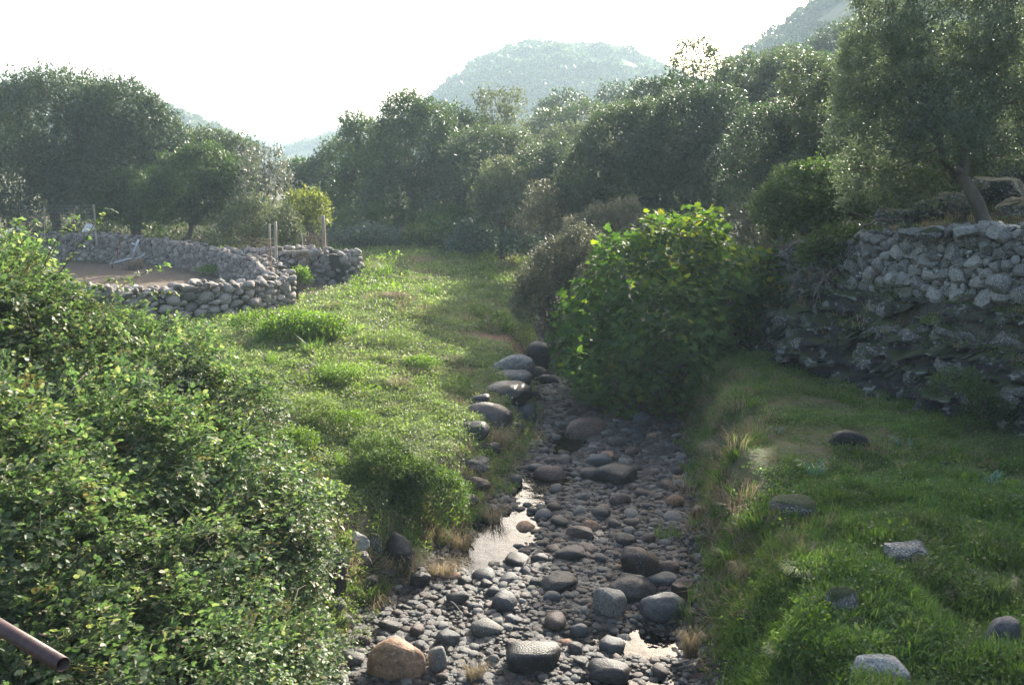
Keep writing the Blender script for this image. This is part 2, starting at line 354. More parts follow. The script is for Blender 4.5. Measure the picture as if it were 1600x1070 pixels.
# ------------------------------------------------------------------ ground sheet
def axis(segs):
    out = []
    for a, b, s in segs: out += list(np.arange(a, b, s))
    return np.array(out + [segs[-1][1]])
gx = axis([(-420, -100, 20), (-100, -30, 4), (-30, -12, 1), (-12, -5, .3), (-5, 9.5, .085), (9.5, 14, .3), (14, 40, 1.2), (40, 100, 5), (100, 420, 20)])
gy = axis([(-14, 4, 1), (4, 20, .085), (20, 42, .22), (42, 80, 1), (80, 200, 5), (200, 1100, 30)])
X, Y = np.meshgrid(gx, gy); Z = height(X, Y)
nx, ny = len(gx), len(gy)
idx = np.arange(nx * ny).reshape(ny, nx)
Fg = np.stack([idx[:-1, :-1], idx[:-1, 1:], idx[1:, 1:], idx[1:, :-1]], -1).reshape(-1, 4)
bedm = sstep(-.35, .05, X - XL(Y)) * sstep(-.35, .05, XR(Y) - X) * (Y < 42)
CORRAL = (on_z(275, 425, 1.5)[0], 27.5)
def corral_in(x, y): return ((x + 13.2) / 7.6) ** 2 + ((y - 28.2) / 6.2) ** 2
dirtm = np.clip(sstep(1.1, .95, corral_in(X, Y)) + sstep(.15, .5, fb2(X, Y, .35, 3, 31)) * .8 * (1 - bedm), 0, 1)
dirtm = np.maximum(dirtm, sstep(-.2, .3, X - XW(Y)) * .95)
gyy, gxx = np.gradient(Z, gy, gx); steep = sstep(.65, 1.3, np.hypot(gxx, gyy)) * (Y < 24) * (X < XW(Y))
dirtm = np.maximum(dirtm, steep * np.where(X < XL(Y) + .3, .95, .25))
redm = np.exp(-(((X - .0) / 1.3) ** 2 + ((Y - 22.6) / .5) ** 2)) + np.exp(-(((X + .6) / .9) ** 2 + ((Y - 18.6) / .3) ** 2)) \
    + np.exp(-(((X + 4.5) / 4.5) ** 2 + ((Y - 45.0) / 2.2) ** 2)) * 1.3
def ground_mat():
    m, t, N, L = nodes('ground_soil')
    g = N('ShaderNodeNewGeometry')
    def nz(s, d=6):
        n = N('ShaderNodeTexNoise'); n.inputs['Scale'].default_value = s; n.inputs['Detail'].default_value = d; n.inputs['Roughness'].default_value = .6
        L(g.outputs['Position'], n.inputs['Vector']); return n
    n1 = nz(1.3); n2 = nz(14)
    grass = ramp(t, [(.3, (.05, .055, .025)), (.5, (.075, .082, .034)), (.72, (.13, .10, .065))]); L(n1.outputs[0], grass.inputs[0])
    bed = ramp(t, [(.3, (.012, .010, .009)), (.7, (.04, .033, .028))]); L(n2.outputs[0], bed.inputs[0])
    dirt = ramp(t, [(.3, (.075, .056, .04)), (.7, (.17, .13, .10))]); L(n2.outputs[0], dirt.inputs[0])
    red = ramp(t, [(.3, (.12, .055, .04)), (.7, (.21, .11, .08))]); L(n2.outputs[0], red.inputs[0])
    col = grass.outputs[0]
    crag = ramp(t, [(.3, (.028, .027, .022)), (.55, (.055, .055, .042)), (.75, (.11, .10, .085))]); L(n2.outputs[0], crag.inputs[0])
    for at_, c in (('dirt', dirt), ('red', red), ('bed', bed), ('crag', crag)):
        a = N('ShaderNodeAttribute', attribute_name=at_); x = N('ShaderNodeMix', data_type='RGBA')
        L(a.outputs['Fac'], x.inputs[0]); L(col, x.inputs[6]); L(c.outputs[0], x.inputs[7]); col = x.outputs[2]
    p = N('ShaderNodeBsdfPrincipled'); p.inputs['Roughness'].default_value = .9; p.inputs['Specular IOR Level'].default_value = .2; L(col, p.inputs['Base Color'])
    bp = N('ShaderNodeBump'); bp.inputs['Strength'].default_value = .8; bp.inputs['Distance'].default_value = .05; L(n2.outputs[0], bp.inputs['Height']); L(bp.outputs[0], p.inputs['Normal'])
    o = N('ShaderNodeOutputMaterial'); L(p.outputs[0], o.inputs[0]); return m
structure('ground', mk_mesh('ground', np.stack([X, Y, Z], -1).reshape(-1, 3), Fg, ground_mat(), True,
                            {'bed': bedm.ravel(), 'dirt': dirtm.ravel(), 'red': np.clip(redm, 0, 1).ravel(), 'crag': (sstep(-.2, .2, X - XW(Y)) * sstep(300, 120, Y)).ravel()}))

# water in the pools
def water_mat():
    m, t, N, L = nodes('still_water')
    p = N('ShaderNodeBsdfPrincipled'); p.inputs['Base Color'].default_value = (.22, .13, .07, 1); p.inputs['Roughness'].default_value = .0
    p.inputs['Transmission Weight'].default_value = 1.0; p.inputs['IOR'].default_value = 1.42
    g = N('ShaderNodeNewGeometry'); n = N('ShaderNodeTexNoise'); n.inputs['Scale'].default_value = 5; n.inputs['Detail'].default_value = 3
    L(g.outputs['Position'], n.inputs['Vector'])
    b = N('ShaderNodeBump'); b.inputs['Strength'].default_value = .12; b.inputs['Distance'].default_value = .05; L(n.outputs[0], b.inputs['Height']); L(b.outputs[0], p.inputs['Normal'])
    o = N('ShaderNodeOutputMaterial'); L(p.outputs[0], o.inputs[0]); return m
wy = np.arange(4, 24, .5); wv = []
for q in wy: wv += [(XL(q) - .1, q, .012), (XR(q) + .1, q, .012)]
structure('stream_water', mk_mesh('stream_water', wv, np.array([(2 * i, 2 * i + 1, 2 * i + 3, 2 * i + 2) for i in range(len(wy) - 1)]), water_mat()))

# ------------------------------------------------------------------ far hills
def hill_mat():
    m, t, N, L = nodes('scrub_hillside')
    g = N('ShaderNodeNewGeometry'); n = N('ShaderNodeTexNoise'); n.inputs['Scale'].default_value = .08; n.inputs['Detail'].default_value = 8; n.inputs['Roughness'].default_value = .7
    L(g.outputs['Position'], n.inputs['Vector'])
    cr = ramp(t, [(.35, (.035, .05, .025)), (.55, (.09, .10, .05)), (.7, (.19, .16, .10))]); L(n.outputs[0], cr.inputs[0])
    p = N('ShaderNodeBsdfPrincipled'); p.inputs['Roughness'].default_value = .95; L(cr.outputs[0], p.inputs['Base Color'])
    o = N('ShaderNodeOutputMaterial'); L(p.outputs[0], o.inputs[0]); return m
M['hill'] = hill_mat()
HILL_PTS = []
def hill(prof, Y0, front, back, s, label, base=-2, nscrub=900):
    """prof: skyline points of the photograph (u, v) seen at depth Y0"""
    W3 = np.array([at(u, v, Y0) for u, v in prof]); xs, zs = W3[:, 0], W3[:, 2]
    gx = np.linspace(xs[0], xs[-1], 150); ty = np.concatenate([np.linspace(-1, 0, 50), np.linspace(.05, 1, 20)])
    X, T = np.meshgrid(gx, ty); Yy = Y0 + np.where(T < 0, T * front, T * back)
    top = np.interp(X, xs, zs)
    prof_t = np.where(T < 0, np.cos(np.clip(-T, 0, 1) * math.pi / 2) ** 1.3, np.cos(T * math.pi / 2))
    Zz = base + (top - base) * prof_t
    Zz = Zz + prof_t * (Y0 / 130) * fb2(X + 900 * s, Yy, 12.0 / Y0, 5, s) * (1 - .6 * np.exp(-(T / .08) ** 2))
    n1, n2 = X.shape; ix = np.arange(n1 * n2).reshape(n1, n2)
    F4 = np.stack([ix[:-1, :-1], ix[:-1, 1:], ix[1:, 1:], ix[1:, :-1]], -1).reshape(-1, 4)
    structure('hill', mk_mesh('hill', np.stack([X, Yy, Zz], -1).reshape(-1, 3), F4, M['hill'], True), label)
    rng = np.random.default_rng(s); r = rng.random((nscrub * 3, 2)); i = (r[:, 0] * (n1 - 22)).astype(int) + 4; j = (r[:, 1] * (n2 - 2)).astype(int)
    P = np.stack([X[i, j] + rng.normal(0, 1.2, len(i)), Yy[i, j], Zz[i, j]], -1)
    keep = fb2(P[:, 0], P[:, 1], 9 / Y0, 3, s + 5) > -.12
    P = P[keep][:nscrub]
    HILL_PTS.append((P, rng.uniform(.6, 1.6, len(P)) * Y0 / 190))
hill([(560, 262), (640, 205), (690, 165), (735, 130), (790, 95), (850, 84), (900, 87), (960, 92), (1010, 115), (1080, 150), (1180, 200), (1300, 262)], 430, 170, 120, 2, 'flat topped scrub covered hill at the head of the valley', nscrub=2200)
hill([(980, 262), (1090, 165), (1180, 92), (1225, 50), (1285, 8), (1400, -60), (1560, -110), (1800, -140), (2100, -90)], 230, 130, 90, 3, 'steep scrub covered mountainside rising out of frame on the right', nscrub=1800)
hill([(-500, 60), (-200, 95), (10, 133), (110, 145), (200, 158), (270, 180), (330, 208), (390, 232), (440, 256), (500, 275)], 330, 130, 90, 4, 'long hill sloping down behind the big tree on the left', nscrub=1700)
hill([(410, 272), (450, 248), (490, 230), (540, 222), (590, 200), (650, 170), (720, 180), (800, 230), (900, 262)], 520, 120, 120, 5, 'pale low hill in the gap between the trees', nscrub=1100)
hill([(-100, 255), (200, 235), (330, 222), (400, 226), (440, 236), (480, 240), (560, 232), (700, 250)], 780, 150, 120, 6, 'faint farthest ridge closing the valley', nscrub=500)

# ------------------------------------------------------------------ haze
SC_HAZE = .00082
hz, t, N, L = nodes('haze_air')
pv = N('ShaderNodeVolumePrincipled'); pv.inputs['Color'].default_value = (.66, .86, 1, 1); pv.inputs['Density'].default_value = SC_HAZE; pv.inputs['Anisotropy'].default_value = .15
L(pv.outputs[0], N('ShaderNodeOutputMaterial').inputs['Volume'])
def box_mesh(name, a, b, mat):
    (x0, y0, z0), (x1, y1, z1) = a, b
    V = [(x0, y0, z0), (x1, y0, z0), (x1, y1, z0), (x0, y1, z0), (x0, y0, z1), (x1, y0, z1), (x1, y1, z1), (x0, y1, z1)]
    return mk_mesh(name, V, np.array([(0, 3, 2, 1), (4, 5, 6, 7), (0, 1, 5, 4), (1, 2, 6, 5), (2, 3, 7, 6), (3, 0, 4, 7)]), mat)
stuff(link('haze', box_mesh('haze', (-640, -40, -25), (640, 1150, 92), hz)))

# ------------------------------------------------------------------ stones
def rock_mesh(name, seed, mat, sub=2, rough=.22, angular=0.0, freq=1.1, flat=1.0, box=1.0):
    bm = bmesh.new(); bmesh.ops.create_icosphere(bm, subdivisions=sub, radius=1)
    V = np.array([v.co[:] for v in bm.verts]); rng = np.random.default_rng(seed)
    V = np.sign(V) * np.abs(V) ** box
    V = V / np.linalg.norm(V, axis=1).max() * 1.0
    if angular:
        nrm = rand_dirs(11, rng); dd = rng.uniform(.55, .92, 11)
        for n_, d_ in zip(nrm, dd):
            q = V @ n_; V = V - np.maximum(0, q - d_)[:, None] * n_ * angular
    r = 1 + rough * fbm(V * freq + seed * 3.7, 3, seed)
    V = V * r[:, None]; V /= np.abs(V).max(0); V[:, 2] *= flat
    for v, c in zip(bm.verts, V): v.co = c
    me = bpy.data.meshes.new(name); bm.to_mesh(me); bm.free()
    me.materials.append(mat)
    if angular < .9: me.polygons.foreach_set('use_smooth', np.ones(len(me.polygons), bool))
    return me
def rocks(name, mat, n, **kw): return [rock_mesh(name, 100 * hash_(name) + i, mat, **kw) for i in range(n)]
def hash_(s): return sum(ord(c) for c in s) % 37
def put(me, loc, size, rng, name='stone', parent=None, tilt=.25, rz=None):
    o = bpy.data.objects.new(name, me); COL.objects.link(o)
    if parent is not None: o.parent = parent
    o.location = tuple(float(c) for c in loc); o.scale = tuple(float(s) for s in size)
    o.rotation_euler = (rng.normal(0, tilt), rng.normal(0, tilt), rng.uniform(0, 6.28) if rz is None else rz)
    return o

# ---- walls: stones laid along a line in courses
def wall(label, path, z0f, hf, mats, size, root_loc, setback=.0, seed=1, limit=300, name='stone_wall', thick=.55, big=None, both=False, angular=0, cam_side=1):
    """path: list of (x, y); stones on the face towards the viewer and on the top"""
    rng = np.random.default_rng(seed); root = thing(name, label, 'stone wall', root_loc)
    R0 = np.array(root_loc); P = np.array(path, float); seg = np.linalg.norm(np.diff(P, axis=0), axis=1); S = np.concatenate([[0], np.cumsum(seg)])
    def pt(s):
        x = np.interp(s, S, P[:, 0]); y = np.interp(s, S, P[:, 1]); e = .05
        tx = np.interp(min(s + e, S[-1]), S, P[:, 0]) - np.interp(max(s - e, 0), S, P[:, 0]); ty = np.interp(min(s + e, S[-1]), S, P[:, 1]) - np.interp(max(s - e, 0), S, P[:, 1])
        l = math.hypot(tx, ty) + 1e-9; return np.array([x, y]), np.array([tx / l, ty / l])
    items = []
    area = S[-1] * float(np.mean([hf(q) for q in np.linspace(0, S[-1], 9)])); done = np.zeros((0, 4))
    szs = np.sort(size * np.clip(rng.lognormal(-.42, .5, int(area / size ** 2 * 9)), .22, 1.6))[::-1]
    for z_ in szs:
        w = z_ * rng.uniform(.42, .62); h_ = z_ * rng.uniform(.28, .46)
        for _try in range(14):
            q = rng.uniform(0, S[-1]); top = hf(q) + .06 * math.sin(q * 4.3 + seed) + .04 * math.sin(q * 11 + seed)
            z = rng.random() ** (1.5 if z_ > size else 1) * top
            if z + h_ * .6 > top: continue
            if len(done) and (((done[:, 0] - q) / (done[:, 2] + w)) ** 2 + ((done[:, 1] - z) / (done[:, 3] + h_)) ** 2).min() < .72: continue
            done = np.vstack([done, [q, z, w, h_]])
            c, tv = pt(q); nv = np.array([tv[1], -tv[0]]) * cam_side; d = thick / 2 - setback * z + rng.normal(0, .02)
            items.append((np.array([c[0] + nv[0] * (d - z_ * .32), c[1] + nv[1] * (d - z_ * .32), z0f(c[0], c[1]) + z]), (w * 1.10, z_ * .5, h_ * 1.16), math.atan2(tv[1], tv[0])))
            break
    # top stones
    s = 0
    while s < S[-1]:
        w = size * rng.uniform(.7, 1.7); c, tv = pt(s + w / 2); nv = np.array([tv[1], -tv[0]]) * cam_side
        for q in (-.28, 0.05, .36):
            dd = thick * q + rng.normal(0, .03); w_ = w * rng.uniform(.5, 1.1)
            items.append((np.array([c[0] + nv[0] * dd, c[1] + nv[1] * dd, z0f(c[0], c[1]) + hf(s) + rng.uniform(-.10, .07)]), (w_ * .5, size * rng.uniform(.45, .75), size * rng.uniform(.22, .45)), math.atan2(tv[1], tv[0]) + rng.normal(0, .4)))
        s += w * .8
    items.sort(key=lambda it: np.linalg.norm(it[0] - np.array([0, 0, CZ])) / max(it[1][0], it[1][2]))
    tag_ = cam_side
    rest = Acc()
    for i, (loc, sz, rz) in enumerate(items):
        me = mats[int(rng.integers(len(mats)))]
        if i < limit: put(me, loc - R0, sz, rng, 'stone', root, .3 if not angular else .38, rz + rng.normal(0, .2))
        else:
            V = np.empty(len(me.vertices) * 3, np.float32); me.vertices.foreach_get('co', V); V = V.reshape(-1, 3) * np.array(sz)
            ca, sa = math.cos(rz), math.sin(rz); V = np.stack([V[:, 0] * ca - V[:, 1] * sa, V[:, 0] * sa + V[:, 1] * ca, V[:, 2]], -1) + (loc - R0)
            rest.add(V, [tuple(p.vertices) for p in me.polygons])
    if rest.n: stuff(link('small_stones', rest.mesh('small_stones', mats[0].materials[0]), root))
    # rubble heart
    ns = max(6, int(S[-1] / .4)); V = []; Fq = []
    for i in range(ns + 1):
        s = S[-1] * i / ns; c, tv = pt(s); nv = np.array([tv[1], -tv[0]]) * cam_side; h = hf(s) - size * .3; z = z0f(c[0], c[1])
        for dn, zz in ((thick / 2 - size * .45, -.3), (thick / 2 - size * .45 - setback * h, h), (-thick / 2 + .05, h), (-thick / 2 + .05, -.3)):
            V.append((c[0] + nv[0] * dn - R0[0], c[1] + nv[1] * dn - R0[1], z + zz - R0[2]))
    for i in range(ns):
        for j in range(4): Fq.append((i * 4 + j, i * 4 + (j + 1) % 4, i * 4 + 4 + (j + 1) % 4, i * 4 + 4 + j))
    Fq.append((0, 1, 2, 3)); Fq.append((ns * 4 + 3, ns * 4 + 2, ns * 4 + 1, ns * 4))
    link('rubble_core', mk_mesh('rubble_core', V, Fq, M['core']), root)
    return root
cob = [rock_mesh('wall_stone', 40 + i, M['wall_cobble'], 2, .3, .7, box=.75) for i in range(12)]
cob2 = [rock_mesh('wall_stone', 60 + i, M['wall_cobble'], 2, .35, .9, box=.6) for i in range(8)]
blk = [rock_mesh('wall_block', 80 + i, M['wall_grey'], 2, .34, 1.0, box=.5) for i in range(16)]

# ------------------------------------------------------------------ foliage
def add_rnd(n_items, k, rng):
    return np.repeat(rng.random(n_items), k)
def crown_pts(lobes, n, rng, gap=-.32, shell=.12, inner=.32, low=-.75, dis=.22):
    L_ = np.array(lobes, float)                         # x y z rx ry rz
    w = L_[:, 3] * L_[:, 5]; w = w / w.sum(); out = []; outd = []; got = 0; it = 0
    sc = float(np.mean(L_[:, 3:6]))
    while got < n and it < 12:
        it += 1; m = int((n - got) * 1.9) + 50
        k = rng.choice(len(L_), m, p=w); d = rand_dirs(m, rng)
        ok = d[:, 2] > low + .3 * rng.random(m)
        r = 1 - np.abs(rng.normal(0, shell, m)); q = rng.random(m) < inner; r[q] = rng.uniform(.45, .95, q.sum())
        r = r * (1 + dis * fbm(d * 2.1 + k[:, None] * 5.1, 2, 3) + .10 * fbm(d * 7 + k[:, None] * 2.3, 2, 8))
        P = L_[k, :3] + d * L_[k, 3:6] * r[:, None]
        ins = np.zeros(m, bool)
        for j in range(len(L_)):
            e = np.linalg.norm((P - L_[j, :3]) / L_[j, 3:6], axis=1); ins |= (e < .62) & (k != j)
        g = fbm(P * (1.7 / sc) + 31, 3, 12) * .7 + fbm(P * (5.5 / sc) + 3, 2, 14) * .4
        ok &= ~ins & ((g > gap) | (rng.random(m) < .22))
        out.append(P[ok]); outd.append(d[ok]); got += ok.sum()
    return np.concatenate(out)[:n], np.concatenate(outd)[:n]
def foliage(name, lobes, n, mat, rng, leaf=.12, tpl=LEAF4, tf=LEAF4F, per=6, spl=2.6, upw=.45, flat=.5, **kw):
    """leaves gathered on short sprigs through the crown's outer volume"""
    ns = max(8, n // per); P, D = crown_pts(lobes, ns, rng, **kw); ns = len(P)
    ax = D * .8 + np.array([0, 0, upw]) + rng.normal(0, .38, (ns, 3)); ax /= np.linalg.norm(ax, axis=1)[:, None]
    t = np.tile(np.linspace(0, 1, per), ns); A = np.repeat(ax, per, 0); B = np.repeat(P, per, 0)
    ld = A * .55 + rand_dirs(ns * per, rng) * .9
    Q = B + A * (t * leaf * spl)[:, None] + rng.normal(0, leaf * .25, (ns * per, 3))
    U = rand_dirs(ns * per, rng) + np.array([0, 0, flat * 2]) + A * .4
    S = leaf * rng.uniform(.65, 1.3, ns * per)
    V, Fc = scatter_tpl(Q, ld, U, S, tpl, tf)
    k = len(tpl); sr = np.repeat(rng.random(ns), per) * .55 + rng.random(ns * per) * .45
    return mk_mesh(name, V, Fc, mat, False, {'rnd': np.repeat(sr, k)})
def limbs(base, targets, r0, rng, mat, name='trunk', bend=.25, split=.45, twigs=2):
    A = Acc(); base = np.array(base, float); T = np.array(targets, float)
    cen = T.mean(0); fork = base + (cen - base) * split
    tp = wiggle(base, fork, 6, bend * .35 * r0 * 4, rng); tp[-1] = fork
    A.add(*tube(tp, np.linspace(r0 * 1.25, r0 * .8, 6), 8))
    for q in T:
        P = wiggle(fork, q, 6, bend * .5, rng, .05 * np.linalg.norm(q - fork)); A.add(*tube(P, np.linspace(r0 * .62, r0 * .12, 6), 6))
        for _ in range(twigs):
            s = P[int(rng.integers(2, 5))]; e = s + (q - fork) * rng.uniform(.2, .4) + np.clip(rng.normal(0, .14, 3), -.25, .25) * np.linalg.norm(q - fork)
            A.add(*tube(wiggle(s, e, 4, bend * .3, rng), np.linspace(r0 * .22, r0 * .05, 4), 4))
    return A.mesh(name, mat)
def plant(name, label, cat, blobs, Y, mat, foot=None, leaf=None, seed=0, group=None, r0=None, lai=6.0, depth=1.0, tr_mat=None, tpl=LEAF4, trunk=True, **kw):
    """blobs: (u, v, half width px, half height px[, dY]) outlines read at depth Y, given real depth"""
    rng = np.random.default_rng(seed + 1000); sc = ppm(Y)
    L_ = []; area = 0
    for b in blobs:
        u, v, a, h = b[:4]; dY = b[4] if len(b) > 4 else 0
        p = at(u, v, Y + dY); L_.append((*p, a / sc, a / sc * depth, h / sc)); area += 3.1 * a * h
    L_ = np.array(L_)
    fu, fv = foot if foot is not None else (np.mean([b[0] for b in blobs]), None)
    fx = at(fu, 300, Y)[0]; fz = Hh(fx, Y)
    org = np.array([fx, Y, fz]); L_[:, :3] -= org
    leaf = leaf or max(.07, Y * .0038)
    far = Y > 24 and tpl is LEAF4
    lp = (leaf * sc) ** 2 * (.26 if far else .32)
    n = int(min(85000 if far else 52000, lai * area / lp))
    t = thing(name, label, cat, org, 0, group)
    link('crown', foliage('crown', L_, n, mat, rng, leaf, TRI3 if far else tpl, TRI3F if far else LEAF4F, per=6, **kw), t)
    if trunk:
        r0 = r0 or max(.04, .05 * float(L_[:, 3].max()) + .05)
        link('trunk', limbs((0, 0, -.15), [l[:3] + np.array([0, 0, l[5] * .25]) for l in L_], r0, rng, tr_mat or M['bark']), t)
    return t, org, L_, n
